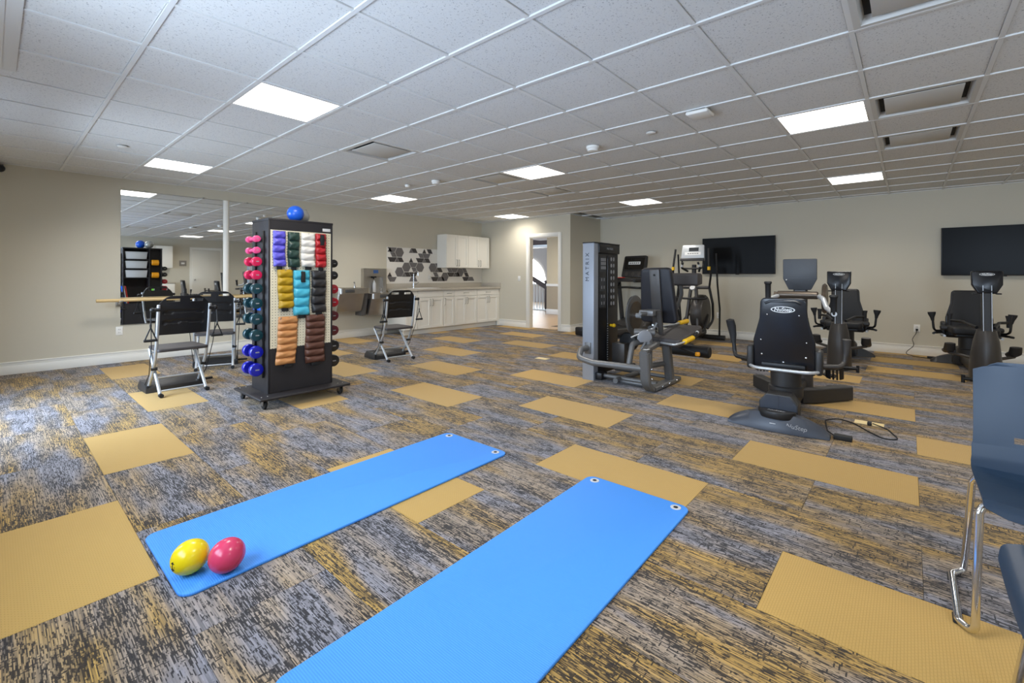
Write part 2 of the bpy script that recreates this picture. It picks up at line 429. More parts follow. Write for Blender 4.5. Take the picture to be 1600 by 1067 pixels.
# ---- floor with carpet planks
fl = MB().box(XMIN-.1, XMAX+.1, YMIN-.1, YMAX+.1, -.06, -.012)
floor = struct('floor', fl, 'rack_inner', 'carpet plank floor in grey and gold running through the whole room')
GOLD = {(-1, 6), (0, 9), (1, 12), (1, 16), (3, 10), (2, 5), (5, 12), (6, 15), (8, 17), (5, 8), (7, 10), (9, 12), (11, 14), (12, 17), (14, 17), (14, 13),
        (12, 11), (11, 8), (16, 15), (16, 11), (4, 3), (6, 5), (8, 7), (8, 3), (10, 5), (14, 5), (13, 2), (15, 0), (17, 0), (19, 0), (8, -1), (6, 1), (10, 1), (3, 0), (17, 6),
        (-2, 13), (3, -4), (6, -3), (10, -3), (13, -2), (15, -4)}
pl_full = {}
for mt in ('carpet_pattern', 'carpet_gold'):
    pl_full[mt] = MB().box(-S/2+.0006, S/2-.0006, -S+.0006, S-.0006, -.012, 0, .0012, seg=1).mesh('plank', mt)
def clipbox(x0, x1, y0, y1):
    return max(x0, XMIN), min(x1, XMAX), max(y0, YMIN), min(y1, YMAX)
for i in range(-2, 20):
    for j in range(-11, 19):
        if (j-i) % 2 == 0: continue
        x0, x1, y0, y1 = XO+S*i, XO+S*(i+1), YO+S*(j-2), YO+S*j
        a, b_, c_, d_ = clipbox(x0, x1, y0, y1)
        if a > 7.9 and c_ > 5.6:
            if a > XD: continue
            b_ = min(b_, XD)
        if b_-a < .02 or d_-c_ < .02: continue
        mt = 'carpet_gold' if (i, j) in GOLD else 'carpet_pattern'
        if (a, b_, c_, d_) == (x0, x1, y0, y1): inst(pl_full[mt], 'plank', floor, ((x0+x1)/2, (y0+y1)/2, 0))
        else: MB().box(a, b_, c_, d_, -.012, 0).build('plank', mt, floor)
# ---- walls
struct('wall_left', MB().box(XMIN-WT, XD+WT, YMAX, YMAX+WT, 0, CEIL+.1), 'wall', 'long beige wall carrying the mirrors and the kitchen')
struct('wall_back', MB().box(XMAX, XMAX+WT, YMIN, YD+WT, 0, CEIL+.1), 'wall', 'beige wall carrying the two black screens')
struct('wall_right', MB().box(XMIN-WT, XMAX+WT, YMIN-WT, YMIN, 0, CEIL+.1), 'wall', 'beige wall with a white door, opposite the mirrors')
DY0, DY1, DZ = 5.70, 6.52, 2.06
dw = MB().box(XD, XD+WT, YD, DY0, 0, CEIL+.1).box(XD, XD+WT, DY1, YMAX, 0, CEIL+.1).box(XD, XD+WT, DY0, DY1, DZ, CEIL+.1)
struct('wall_doorway', dw, 'wall', 'beige wall with the open doorway beside the kitchen')
struct('wall_return', MB().box(XD+WT, XMAX, YD, YD+WT, 0, CEIL+.1), 'wall', 'short beige wall between the doorway corner and the screen wall')
# window wall behind the camera
ww = MB(); ys = [YMIN]
for (y0, y1, z0, z1) in WINS:
    ww.box(XMIN-WT, XMIN, ys[-1], y0, 0, CEIL+.1); ww.box(XMIN-WT, XMIN, y0, y1, 0, z0); ww.box(XMIN-WT, XMIN, y0, y1, z1, CEIL+.1); ys.append(y1)
ww.box(XMIN-WT, XMIN, ys[-1], YMAX, 0, CEIL+.1)
struct('wall_front', ww, 'wall', 'beige window wall behind the mats')
for k, (y0, y1, z0, z1) in enumerate(WINS):
    f = MB(); e = .05; ym = (y0+y1)/2
    f.box(XMIN-.09, XMIN-.03, y0, y0+e, z0, z1).box(XMIN-.09, XMIN-.03, y1-e, y1, z0, z1).box(XMIN-.09, XMIN-.03, y0+e, y1-e, z0, z0+e).box(XMIN-.09, XMIN-.03, y0+e, y1-e, z1-e, z1).box(XMIN-.085, XMIN-.035, ym-.02, ym+.02, z0+e, z1-e)
    wo = struct('window_%d' % (k+1), f, 'trim', 'white framed window in the wall behind the mats')
    for a, b_ in ((y0+e, ym-.02), (ym+.02, y1-e)): MB().box(XMIN-.062, XMIN-.058, a, b_, z0+e, z1-e).build('pane', 'window_glass', wo)
# ---- baseboards (profile: plain board with a stepped cap)
def baseboard(name, axis, c, a, b, inward):
    """axis 'x': runs along x at y=c ; inward = +-1 direction of the room"""
    mb = MB(); H = .15
    for t0, t1, z0, z1 in ((0, .014, 0, .105), (0, .010, .105, .135), (0, .017, .135, .15)):
        lo, hi = sorted((c+inward*t0, c+inward*t1))
        if axis == 'x': mb.box(a, b, lo, hi, z0, z1, .003)
        else: mb.box(lo, hi, a, b, z0, z1, .003)
    return struct(name, mb, 'trim', 'white stepped baseboard')
KX0 = 5.33
baseboard('baseboard_left', 'x', YMAX, XMIN, KX0, -1)
baseboard('baseboard_back', 'y', XMAX, YMIN, YD, -1)
for n_, a_, b_ in (('right', XMIN, 3.22), ('right_middle', 4.28, 4.81), ('right_end', 5.89, XMAX)): baseboard('baseboard_'+n_, 'x', YMIN, a_, b_, 1)
baseboard('baseboard_doorway', 'y', XD, YD, DY0-.075, -1)
baseboard('baseboard_kitchen', 'y', XD, DY1+.075, 7.44, -1)
baseboard('baseboard_return', 'x', YD, XD, XMAX, -1)
baseboard('baseboard_front', 'y', XMIN, YMIN, 4.5, 1)
# ---- doorway casing
cs = MB()
for t in (0, 1):
    x0, x1 = (XD-.018, XD) if t == 0 else (XD+WT, XD+WT+.018)
    cs.box(x0, x1, DY0-.075, DY0, 0, DZ+.075, .004).box(x0, x1, DY1, DY1+.075, 0, DZ+.075, .004).box(x0, x1, DY0, DY1, DZ, DZ+.075, .004)
cs.box(XD, XD+WT, DY0, DY0+.018, 0, DZ).box(XD, XD+WT, DY1-.018, DY1, 0, DZ).box(XD, XD+WT, DY0+.018, DY1-.018, DZ-.018, DZ)
struct('trim_1', cs, 'trim', 'white casing around the open doorway')
# ---- ceiling
TT, TX, TY = .6096, 1.7857, 2.0612
cg = MB().box(XMIN-.1, XMAX+.1, YMIN-.1, YMAX+.1, CEIL+.05, CEIL+.07)
ceiling = struct('ceiling', cg, 'ceil_back', 'suspended ceiling of white square tiles in a metal grid')
gb = MB()
i0, i1, j0, j1 = -4, 12, -10, 9
for i in range(i0, i1+2):
    x = TX+TT*i
    if XMIN < x < XMAX: gb.box(x-.012, x+.012, YMIN, YMAX if x < XD else YD, CEIL-.001, CEIL+.02)
for j in range(j0, j1+2):
    y = TY+TT*j
    if YMIN < y < YMAX: gb.box(XMIN, XMAX if y < YD else XD, y-.012, y+.012, CEIL, CEIL+.02)
gb.box(XMIN, XMIN+.02, YMIN, YMAX, CEIL, CEIL+.02).box(XMAX-.02, XMAX, YMIN, YD, CEIL, CEIL+.02).box(XMIN, XD, YMAX-.02, YMAX, CEIL, CEIL+.02).box(XMIN, XMAX, YMIN, YMIN+.02, CEIL, CEIL+.02).box(XD-.02, XD, YD, YMAX, CEIL, CEIL+.02).box(XD-.02, XMAX, YD-.02, YD, CEIL, CEIL+.02)
gb.build('grid_bars', 'ceil_grid', ceiling)
LIGHTS = [(i, j) for i in (-1, 4, 9) for j in (-8, -3, 2, 7)]
VENTS = [(1, 3), (4, 3), (6, 3), (4, -4), (6, -4), (1, -4)]
tile_me = MB().box(-TT/2+.013, TT/2-.013, -TT/2+.013, TT/2-.013, .007, .022, .003, seg=1).mesh('ceiling_tile', 'ceil_tile')
cth, sth = math.cos(TH), math.sin(TH)
def in_view(x, y):
    d = x*cth+y*sth; r = x*sth-y*cth
    if d < .3: return False
    return abs(r/d) < 1.45 and (CEIL-CAM_H)/d < .80
rest = MB()
for i in range(i0, i1+1):
    for j in range(j0, j1+1):
        if (i, j) in LIGHTS or (i, j) in VENTS: continue
        x0, x1, y0, y1 = TX+TT*i, TX+TT*(i+1), TY+TT*j, TY+TT*(j+1)
        a, b_, c_, d_ = clipbox(x0, x1, y0, y1)
        if b_ > XD+.02 and (c_+d_)/2 > YD:
            if a > XD-.05: continue
            b_ = min(b_, XD)
        if (a+b_)/2 > XD and d_ > YD: d_ = min(d_, YD)
        if b_-a < .03 or d_-c_ < .03: continue
        whole = (a, b_, c_, d_) == (x0, x1, y0, y1)
        if in_view((a+b_)/2, (c_+d_)/2):
            if whole: inst(tile_me, 'ceiling_tile', ceiling, ((x0+x1)/2, (y0+y1)/2, CEIL))
            else: MB().box(a+.013, b_-.013, c_+.013, d_-.013, CEIL+.007, CEIL+.022).build('ceiling_tile', 'ceil_tile', ceiling)
        else: rest.box(a+.013, b_-.013, c_+.013, d_-.013, CEIL+.007, CEIL+.022)
tag(rest.build('ceiling_tile_field', 'ceil_tile', ceiling), kind='stuff')
# ---- ceiling lights, vents, detectors
def tile_c(i, j): return (TX+TT*(i+.5), TY+TT*(j+.5))
LLAB = {(-1, -3): 'square ceiling light panel overhead at right, out of the photo', (-1, 2): 'square white ceiling light panel nearest the camera, left of centre', (-1, 7): 'square ceiling light panel close to the mirrors at far left',
        (4, 2): 'square ceiling light panel beside two vents near the middle of the room', (4, 7): 'square ceiling light panel above the drinking fountains',
        (9, 7): 'square ceiling light panel by the open doorway', (9, 2): 'square ceiling light panel above the treadmill',
        (4, -3): 'large square ceiling light panel beside the pair of vents at right', (9, -3): 'square ceiling light panel near the screen wall at right'}
fr0 = MB()
h = TT/2-.012
for sx in (-1, 1):
    fr0.box(*sorted((sx*h, sx*(h-.014))), -h, h, .001, .012, .002); fr0.box(-h+.014, h-.014, *sorted((sx*h, sx*(h-.014))), .001, .012, .002)
fr_me = fr0.mesh('frame', 'ceil_grid'); df_me = MB().box(-h+.014, h-.014, -h+.014, h-.014, .003, .010).mesh('diffuser', 'lamp_panel')
for (i, j) in LIGHTS:
    x, y = tile_c(i, j)
    t = thing('ceiling_light', LLAB.get((i, j)) or 'square ceiling light panel along the white door wall, %s' % {-1: 'nearest the windows', 4: 'above the white door', 9: 'nearest the screen wall'}[i], 'ceiling light', (x, y, CEIL), 0, 'square ceiling light panels')
    inst(fr_me, 'frame', t, (0, 0, 0)); inst(df_me, 'diffuser', t, (0, 0, 0))
    area('panel_light', (x, y, CEIL-.002), (0, 0, 0), .555, .555, LAMP_W*(.6 if (i, j) == (9, 7) else 1), (1, .945, .86), 140)   # the panel by the doorway is dimmed
VLAB = {(1, 3): 'square ceiling vent above and right of the weight rack', (4, 3): 'square ceiling vent touching the middle light panel', (6, 3): 'small far square ceiling vent beyond the middle light panel',
        (4, -4): 'square ceiling vent right of the large light panel', (6, -4): 'square ceiling vent behind the one beside the large light panel', (1, -4): 'large ceiling vent cut by the top edge of the photo'}
vf = MB(); vb = MB().box(-h, h, -h, h, .016, .02)
for sx in (-1, 1):
    vf.add([(sx*h, -h, 0), (sx*h, h, 0), (sx*(h-.03), h-.03, 0), (sx*(h-.03), -h+.03, 0)], [(0, 1, 2, 3)])
    vf.add([(-h, sx*h, 0), (h, sx*h, 0), (h-.03, sx*(h-.03), 0), (-h+.03, sx*(h-.03), 0)], [(0, 1, 2, 3)])
    vf.add([(sx*(h-.03), h-.03, 0), (sx*(h-.03), -h+.03, 0), (sx*(h-.045), -h+.045, .045), (sx*(h-.045), h-.045, .045)], [(0, 1, 2, 3)])
    vf.add([(h-.03, sx*(h-.03), 0), (-h+.03, sx*(h-.03), 0), (-h+.045, sx*(h-.045), .045), (h-.045, sx*(h-.045), .045)], [(0, 1, 2, 3)])
vf_me = vf.mesh('frame', 'vent_metal'); vb_me = MB().box(-h+.04, h-.04, -h+.04, h-.04, .0455, .0475).mesh('duct', 'vent_dark')
vp_me = MB().box(-.214, .214, -.214, .214, .006, .012, .003).mesh('plaque', 'vent_metal')
vc_me = MB().box(-.012, .012, -.01, .01, .012, .046).mesh('clip', 'nickel')
for (i, j) in VENTS:
    x, y = tile_c(i, j)
    t = thing('ceiling_vent', VLAB[(i, j)], 'vent', (x, y, CEIL), 0, 'square ceiling vents')
    for me, n_ in ((vf_me, 'frame'), (vb_me, 'duct'), (vp_me, 'plaque')): inst(me, n_, t, (0, 0, 0))
    for q in (-.19, .19): inst(vc_me, 'clip', t, (0, q, 0))
# framed access panel at the upper left
t = thing('ceiling_hatch', 'framed ceiling access hatch cut by the upper left edge', 'hatch', (-.12, 3.55, CEIL))
MB().box(-.30, .22, -1.15, .77, -.006, .0, .002).box(-.24, .16, -1.10, .71, -.012, -.006, .002).build('frame', 'ceil_grid', t)
MB().box(-.22, .14, -1.08, .69, -.015, -.0125).build('panel', 'smoke_white', t)
def detector(name, lab, cat, x, y, r, hgt, group=None):
    t = thing(name, lab, cat, (x, y, CEIL), 0, group)
    MB().lathe([(r, 0), (r, -hgt*.45), (r*.86, -hgt*.6), (r*.8, -hgt*.95), (r*.7, -hgt)], (0, 0, 0)).build('housing', 'smoke_white', t)
    MB().lathe([(r*.88, -hgt*.46), (r*.88, -hgt*.58)], (0, 0, 0)).build('vent_ring', 'outlet_dark', t)
    return t
detector('smoke_detector', 'round white smoke detector in mid ceiling beside the smaller disc', 'smoke detector', 3.97, 2.394, .065, .05)
detector('smoke_detector', 'round white smoke detector near the fountains, right of the small sensor', 'smoke detector', 4.014, 4.90, .06, .05)
detector('ceiling_sensor', 'small white ceiling sensor left of the far smoke detector', 'sensor', 3.943, 5.445, .04, .035)
for x, y, lab in ((3.93, 1.763, 'flush round sprinkler cap between the detector and the access point'), (.87, 6.008, 'flush round sprinkler cap at far left of the ceiling')):
    t = thing('sprinkler_cap', lab, 'sprinkler', (x, y, CEIL))
    MB().lathe([(.042, 0), (.042, -.006), (.036, -.010)], (0, 0, 0)).build('cover', 'smoke_white', t); MB().lathe([(.046, 0), (.046, -.003)], (0, 0, 0)).build('ring', 'vent_metal', t)
t = thing('access_point', 'white square wireless access point hanging under the ceiling', 'access point', (3.66, 1.24, CEIL))
MB().box(-.085, .085, -.085, .085, -.042, -.012, .014, seg=3).build('housing', 'smoke_white', t); MB().box(-.055, .055, -.055, .055, -.012, 0).build('mount', 'vent_dark', t)
t = thing('camera_dome', 'small black dome camera high on the mirror wall at left edge', 'camera', (.06, 7.93, 2.42))
MB().ball((0, 0, 0), .045).build('dome', 'black_plastic', t); MB().box(-.03, .03, .02, .12, -.02, .05, .005).build('bracket', 'black_plastic', t)
# ---- hall beyond the doorway
HX0 = XD+WT
struct('floor_hall', MB().box(HX0-WT, 16.4, 4.6, 14.5, -.05, -.004), 'hall_floor', 'pale wood floor of the hall beyond the doorway')
struct('ceiling_hall', MB().box(HX0, 13.0, YD+WT, 10.0, 2.45, 2.5), 'ceil_tile', 'hall ceiling beyond the doorway')
hw = MB().box(11.35, 11.5, 6.0, 8.47, 0, 3.4); o = struct('wall_hall', hw, 'hall_wall', 'beige hall wall with a chair rail seen through the doorway')
MB().box(11.337, 11.349, 6.0, 8.47, .15, .86).build('wainscot', 'hall_wall_low', o)
MB().box(11.32, 11.35, 6.0, 8.48, .86, .94, .008).build('chair_rail', 'trim', o); MB().box(11.33, 11.35, 6.0, 8.48, 0, .16, .004).build('skirting', 'trim', o)
struct('wall_stair', MB().box(16.3, 16.45, 8.0, 16.0, -1.5, 4.6).box(8.18, 16.3, 15.0, 15.15, 0, 4.6), 'far_wall', 'pale grey stairwell wall far behind the doorway')
struct('wall_hall_side', MB().box(HX0, 11.35, YD+WT+.001, YD+WT+.1, 0, 2.45), 'hall_wall', 'hall wall beside the doorway')
t = thing('added_hall_light', 'added square ceiling light brightening the hall, out of view', 'ceiling light', (9.9, 7.0, 2.45))  # unseen fixture, added to go with the fill light for the dim hall wall
MB().box(-.28, .28, -.28, .28, -.02, 0, .004).build('frame', 'ceil_grid', t); MB().box(-.26, .26, -.26, .26, -.024, -.0205).build('diffuser', 'lamp_panel', t)
area('hall_fill_light', (9.9, 7.0, 2.42), (0, 0, 0), .5, .5, 22, (1, .92, .80), 170)  # warm fill added to brighten the hall beyond the doorway
struct('ceiling_stair', MB().box(11.5, 16.4, 6.0, 15.1, 4.55, 4.65), 'far_wall', 'high stairwell ceiling')
t = thing('ceiling_beam', 'dark wooden beam across the stairwell seen through doorway', 'beam', (13.9, 10.8, 2.36))
MB().box(-.15, .15, -2.2, 2.2, 0, .30, .01).build('beam', 'stair_wood', t); MB().box(-.16, .16, -2.2, 2.2, -.10, -.0, .006).build('beam_trim', 'trim', t)
# arched window in the far wall
arc = [(1.2*math.cos(R(a)), 1.2*math.sin(R(a))) for a in range(0, 181, 10)]
M = MX((16.28, 13.44, .83), (0, -1, 0), (0, 0, 1))
wv = struct('window_4', MB().prism(arc, .01, M), 'hall_win', 'bright arched stair window seen through the doorway')
MB().box(16.22, 16.30, 12.15, 14.7, .76, .83, .01).build('window_sill', 'trim', wv)
t = thing('stair_railing', 'dark wooden stair railing with white balusters beyond the doorway', 'railing', (12.6, 9.45, 0))
MB().box(.0, .13, -.07, .06, 0, 1.0, .01).box(-.015, .145, -.085, .075, .96, 1.02, .01).build('newel_post', 'stair_wood', t)
MB().strip([(.06, 1.6, 1.55), (.06, 0, .78), (.06, -.9, .42)], .08, .16, (0, 0, 1), bev=.02).build('handrail', 'stair_wood', t)
for k in range(9):
    y = 1.2-k*.13-.12
    if -.05 < y < .05: continue
    MB().cyl((.06, y, 0), (.06, y, .74+.48*y), .016, n=8).build('baluster', 'trim', t)
MB().box(-.2, .3, -.95, 1.6, 0, .03).build('landing_tread', 'trim', t)
# ================================================================== WALL THINGS
# mirrors
for x0, x1, lab in ((1.15, 2.365, 'frameless wall mirror at left of the cream post, reflecting the rack'), (2.455, 3.67, 'frameless wall mirror right of the cream post, behind the rack')):
    t = thing('wall_mirror', lab, 'mirror', ((x0+x1)/2, YMAX, .512), 0, 'wall mirrors')
    w2 = (x1-x0)/2
    MB().box(-w2, w2, -.010, -.004, 0, 1.835).build('glass', 'mirror', t); MB().box(-w2, w2, -.004, 0, 0, 1.835).build('backing', 'vent_dark', t)
    MB().box(-w2-.002, w2+.002, -.013, 0, -.006, .0).build('bottom_rail', 'nickel', t)
    for sx in (-.35, .35): MB().box(sx-.012, sx+.012, -.014, 0, 1.828, 1.848, .002).build('clip', 'nickel', t)
struct('trim_2', MB().cyl((2.41, YMAX-.012, .512), (2.41, YMAX-.012, 2.347), .042, n=20), 'trim', 'narrow cream post between the two mirrors')
# barre
t = thing('ballet_barre', 'long wooden barre on wall brackets in front of the mirrors', 'barre', (2.3, 7.84, 0))
MB().cyl((-1.42, 0, .852), (1.55, 0, .852), .021, n=20, bev=.004).build('bar', 'wood_bar', t)
for x in (-1.17, .11, 1.38):
    MB().tube([(x, .20, .80), (x, .06, .80), (x, 0, .835)], .011, 10, .04).box(x-.03, x+.03, .194, .208, .76, .85, .003).box(x-.022, x+.022, -.024, .024, .825, .850, .008).build('bracket', 'nickel', t)
def outlet(lab, loc, rz, switch=False, name='wall_outlet', cat='outlet'):
    t = thing(name, lab, cat, loc, rz)          # faces local -y
    MB().box(-.037, .037, -.007, 0, -.058, .058, .004).build('plate', 'outlet', t)
    if switch: MB().box(-.012, .012, -.012, -.006, -.022, .022, .003).build('rocker', 'smoke_white', t)
    else:
        for z in (-.021, .021):
            o = MB().box(-.017, .017, -.009, -.006, z-.014, z+.014, .004).build('socket', 'smoke_white', t)
            MB().box(-.009, -.006, -.0095, -.0085, z-.005, z+.007).box(.006, .009, -.0095, -.0085, z-.005, z+.007).build('slot', 'outlet_dark', o)
    return t
outlet('white wall outlet below the left mirror corner', (1.14, YMAX, .43), 0)
outlet('white light switch beside the open doorway', (XD, 6.814, 1.124), R(-90), True, 'light_switch', 'switch')
outlet('white wall outlet with black plug and cord by the rear stepper', (XMAX, -.096, .407), R(-90))
outlet('white wall outlet behind the elliptical trainer', (XMAX, 2.78, .43), R(-90))
outlet('small white outlet on the tiled backsplash near the sink', (6.42, YMAX-.012, 1.15), 0)
# screens
def tv(lab, y0, y1, z0, z1):
    t = thing('television', lab, 'television', (XMAX, (y0+y1)/2, z0), 0, 'black wall televisions'); w = (y1-y0)/2; hh = z1-z0
    MB().box(-.075, -.035, -w, w, 0, hh, .006).build('housing', 'tv_edge', t)
    MB().box(-.0765, -.0755, -w+.008, w-.008, .016, hh-.008).build('screen', 'tv_black', t)
    MB().box(-.035, 0, -.2, .2, hh*.25, hh*.75).build('wall_mount', 'tv_edge', t)
    MB().box(-.07, -.04, -.03, .03, -.012, 0, .003).build('sensor_tab', 'tv_edge', t)
tv('black wall television behind the elliptical trainer', 1.80, 3.07, 1.235, 1.93)
tv('black wall television above the right hand stepper', -1.63, -.36, 1.215, 1.915)
# ---- opposite wall seen in the mirror
t = thing('closed_door', 'closed white door on the opposite wall seen in the mirror', 'door', (5.35, YMIN+.0215, 0))
MB().box(-.45, .45, .004, .04, .01, 2.1, .003).build('leaf', 'door_white', t)
MB().box(-.53, -.45, 0, .025, 0, 2.2).box(.45, .53, 0, .025, 0, 2.2).box(-.45, .45, 0, .025, 2.11, 2.2).build('casing', 'trim', t)
MB().cyl((-.38, .04, 1.0), (-.38, .09, 1.0), .014, n=10).ball((-.38, .10, 1.0), .028).build('knob', 'nickel', t)
t = thing('wall_sign', 'small grey room sign beside the white door in the mirror', 'sign', (4.62, YMIN, 1.5))
MB().box(-.11, .11, 0, .012, 0, .2, .003).build('plate', 'sign_grey', t); MB().box(-.05, .05, .012, .014, .07, .13).build('panel', 'white_print', t)
t = thing('wall_cabinet', 'white wall cabinet on the opposite wall seen in the mirror', 'cabinet', (3.75, YMIN, 1.42))
MB().box(-.5, .5, 0, .30, 0, .78, .003).build('body', 'cab_white', t)
for s_ in (-1, 1): MB().box(*sorted((s_*.004, s_*.495)), .301, .32, .005, .775, .003).build('door', 'cab_white', t)
t = thing('low_cabinet', 'white low cabinet under the wall cabinet seen in the mirror', 'cabinet', (3.75, YMIN+.0215, 0))
MB().box(-.5, .5, 0, .58, 0, .88, .003).build('body', 'cab_white', t); MB().box(-.52, .52, 0, .61, .88, .92, .004).build('worktop', 'counter', t)
for s_ in (-1, 1): MB().box(*sorted((s_*.004, s_*.495)), .581, .60, .1, .86, .003).build('door', 'cab_white', t)
# ================================================================== KITCHEN
KY = 7.44; KX1 = XD
def shaker(mb, x0, x1, z0, z1, y, rail=.055):           # door leaf facing -y whose face plane is y
    mb.box(x0, x1, y, y+.019, z0, z0+rail, .0015, seg=1).box(x0, x1, y, y+.019, z1-rail, z1, .0015, seg=1)
    mb.box(x0, x0+rail, y, y+.019, z0+rail, z1-rail, .0015, seg=1).box(x1-rail, x1, y, y+.019, z0+rail, z1-rail, .0015, seg=1)
    return mb.box(x0+rail, x1-rail, y+.012, y+.019, z0+rail, z1-rail)
def pull(parent, x, z, y, L, vert):
    mb = MB(); r = .0055
    if vert: mb.tube([(x, y, z-L/2), (x, y-.028, z-L/2), (x, y-.028, z+L/2), (x, y, z+L/2)], r, 8, .008, fn=3)
    else: mb.tube([(x-L/2, y, z), (x-L/2, y-.028, z), (x+L/2, y-.028, z), (x+L/2, y, z)], r, 8, .008, fn=3)
    o = mb.build('handle', 'nickel', parent, w=True); return o
def base_cab(lab, x0, x1, doors, drawer):
    t = thing('base_cabinet', lab, 'cabinet', ((x0+x1)/2, KY, 0), 0, 'white kitchen base cabinets')
    MB().box(x0, x1, KY, YMAX-.018, .105, .79 if abs(x0-5.63) < .01 else .875, .0015, seg=1).build('body', 'cab_white', t, w=True)
    MB().box(x0, x1, KY+.055, KY+.07, 0, .105).build('toe_kick', 'cab_white', t, w=True)
    y = KY-.0195; zt = .735 if drawer is not None else .735
    d = shaker(MB(), x0+.004, x1-.004, .745, .868, y, .004) if drawer is None else MB().box(x0+.004, x1-.004, y, y+.019, .747, .868, .002, seg=1)
    d = d.build('drawer_front', 'cab_white', t, w=True)
    if drawer: pull(d, (x0+x1)/2, .806, y, .14 if x1-x0 > .4 else .11, False)
    n = doors; w = (x1-x0-.008)/n
    for k in range(n):
        a = x0+.004+k*w; e = shaker(MB(), a+.002, a+w-.002, .112, .734, y).build('door', 'cab_white', t, w=True)
        hx = (a+w-.03 if k == 0 else a+.03) if n == 2 else a+.03
        pull(e, hx, .635, y, .14, True)
base_cab('narrow white base cabinet at the fountain end of the counter', KX0, 5.63, 1, False)
base_cab('white base cabinet with plain panel below the sink', 5.63, 6.30, 2, False)
base_cab('narrowest white base cabinet with one door right of the sink', 6.30, 6.61, 1, True)
base_cab('wide white base cabinet between the narrow one and the corner one', 6.61, 7.29, 2, True)
base_cab('white base cabinet with drawer and two doors against the doorway wall', 7.29, 8.00, 2, True)
t = thing('filler_strip', 'white filler strip closing the base cabinets at the wall', 'filler', (8.03, KY, 0))
MB().box(8.001, XD-.001, KY, KY+.04, 0, .875).build('strip', 'cab_white', t, w=True)
t = thing('countertop', 'beige stone worktop with upstand along the kitchen run', 'countertop', (6.7, 7.74, .876))
MB().box(KX0-.02, XD-.001, KY-.045, 7.50, .876, .914, .004).box(KX0-.02, 5.71, 7.50, 7.90, .876, .914).box(6.27, XD-.001, 7.50, 7.90, .876, .914).box(KX0-.02, XD-.001, 7.90, YMAX-.001, .876, .914).build('slab', 'counter', t, w=True)
MB().box(KX0-.02, XD-.001, YMAX-.02, YMAX-.001, .9145, 1.018, .002).build('upstand', 'counter', t, w=True)
MB().box(XD-.02, XD-.001, KY-.045, YMAX-.021, .9145, 1.018, .002).build('side_upstand', 'counter', t, w=True)
t = thing('sink', 'white drop-in sink set in the worktop under the faucet', 'sink', (5.99, 7.70, .914))
sk = MB()
ro = rrect(5.70, 6.28, 7.49, 7.91, .05); ri = rrect(5.74, 6.24, 7.53, 7.84, .05); n_ = len(ro)
sk.add([(x, y, .916) for x, y in ro]+[(x, y, .926) for x, y in ro]+[(x, y, .926) for x, y in ri]+[(x, y, .80) for x, y in ri], [(a*n_+i, a*n_+(i+1) % n_, (a+1)*n_+(i+1) % n_, (a+1)*n_+i) for a in range(3) for i in range(n_)]+[tuple(3*n_+i for i in range(n_))])
sk.build('basin', 'sink', t, w=True); MB().cyl((5.99, 7.68, .801), (5.99, 7.68, .806), .04).build('drain', 'chrome', t, w=True)
t = thing('faucet', 'tall chrome kitchen faucet with a side lever', 'faucet', (5.86, 7.87, .926))
MB().tube([(0, 0, .0), (0, 0, .36), (0, -.15, .36), (0, -.15, .26)], .011, 12, .08, fn=8).cyl((0, 0, 0), (0, 0, .10), .022).build('spout', 'chrome', t)
MB().cyl((.02, 0, .06), (.06, -.01, .07), .012).tube([(.05, -.01, .07), (.11, -.03, .12)], .006, 8).build('lever', 'chrome', t)
# wall cabinets
def wall_cab(lab, x0, x1):
    t = thing('wall_cabinet', lab, 'cabinet', ((x0+x1)/2, 7.72, 1.365), 0, 'white kitchen wall cabinets')
    MB().box(x0, x1, 7.74, YMAX-.014, 1.365, 2.11, .0015, seg=1).build('body', 'cab_white', t, w=True)
    w = (x1-x0-.006)/2
    for k in range(2):
        a = x0+.003+k*w; e = shaker(MB(), a+.0015, a+w-.0015, 1.37, 2.105, 7.7205, .06).build('door', 'cab_white', t, w=True)
        pull(e, a+w-.035 if k == 0 else a+.035, 1.475, 7.7205, .14, True)
wall_cab('white wall cabinet above the left half of the tiled backsplash end', 6.63, 7.30)
wall_cab('white wall cabinet in the corner by the doorway wall', 7.30, 8.00)
# hexagon backsplash: white panel with proud dark tiles on a triangular lattice
BS = thing('tile_backsplash', 'white backsplash with grey hexagon and triangle tiles above the worktop', 'backsplash', (6.7, YMAX, 1.019))
MB().box(KX0-.01, XD-.001, YMAX-.010, YMAX-.001, 1.019, 1.775, .001).build('panel', 'tile_white', BS, w=True)
SD = .118; RH = SD*math.sqrt(3)/2
def lat(k, r): return (KX0-.005+k*SD/2, 1.772-r*RH)       # k half-sides from the left, r rows from the top
def tile_poly(pts, mt):
    c = Vector((sum(p[0] for p in pts)/len(pts), sum(p[1] for p in pts)/len(pts)))
    q = [c+(Vector(p)-c)*.935 for p in pts]; q = [(min(p[0], XD-.004), max(p[1], 1.022)) for p in q]
    MB().prism(q, .006, MX((0, YMAX-.010, 0), (1, 0, 0), (0, 0, 1)), .001, 1).build('tile', mt, BS, w=True)
def hexa(k, r, mt='tile_grey'):      # centre lattice (k,r)
    tile_poly([lat(k-2, r), lat(k-1, r+1), lat(k+1, r+1), lat(k+2, r), lat(k+1, r-1), lat(k-1, r-1)], mt)
def trap(k, r, up, mt):              # trapezoid between rows r and r+1; k = left end of its long side; up: long side below
    if up: tile_poly([lat(k, r+1), lat(k+4, r+1), lat(k+3, r), lat(k+1, r)], mt)
    else: tile_poly([lat(k, r), lat(k+1, r+1), lat(k+3, r+1), lat(k+4, r)], mt)
def tri(k, r, up, mt):
    if up: tile_poly([lat(k, r+1), lat(k+2, r+1), lat(k+1, r)], mt)
    else: tile_poly([lat(k, r), lat(k+1, r+1), lat(k+2, r)], mt)
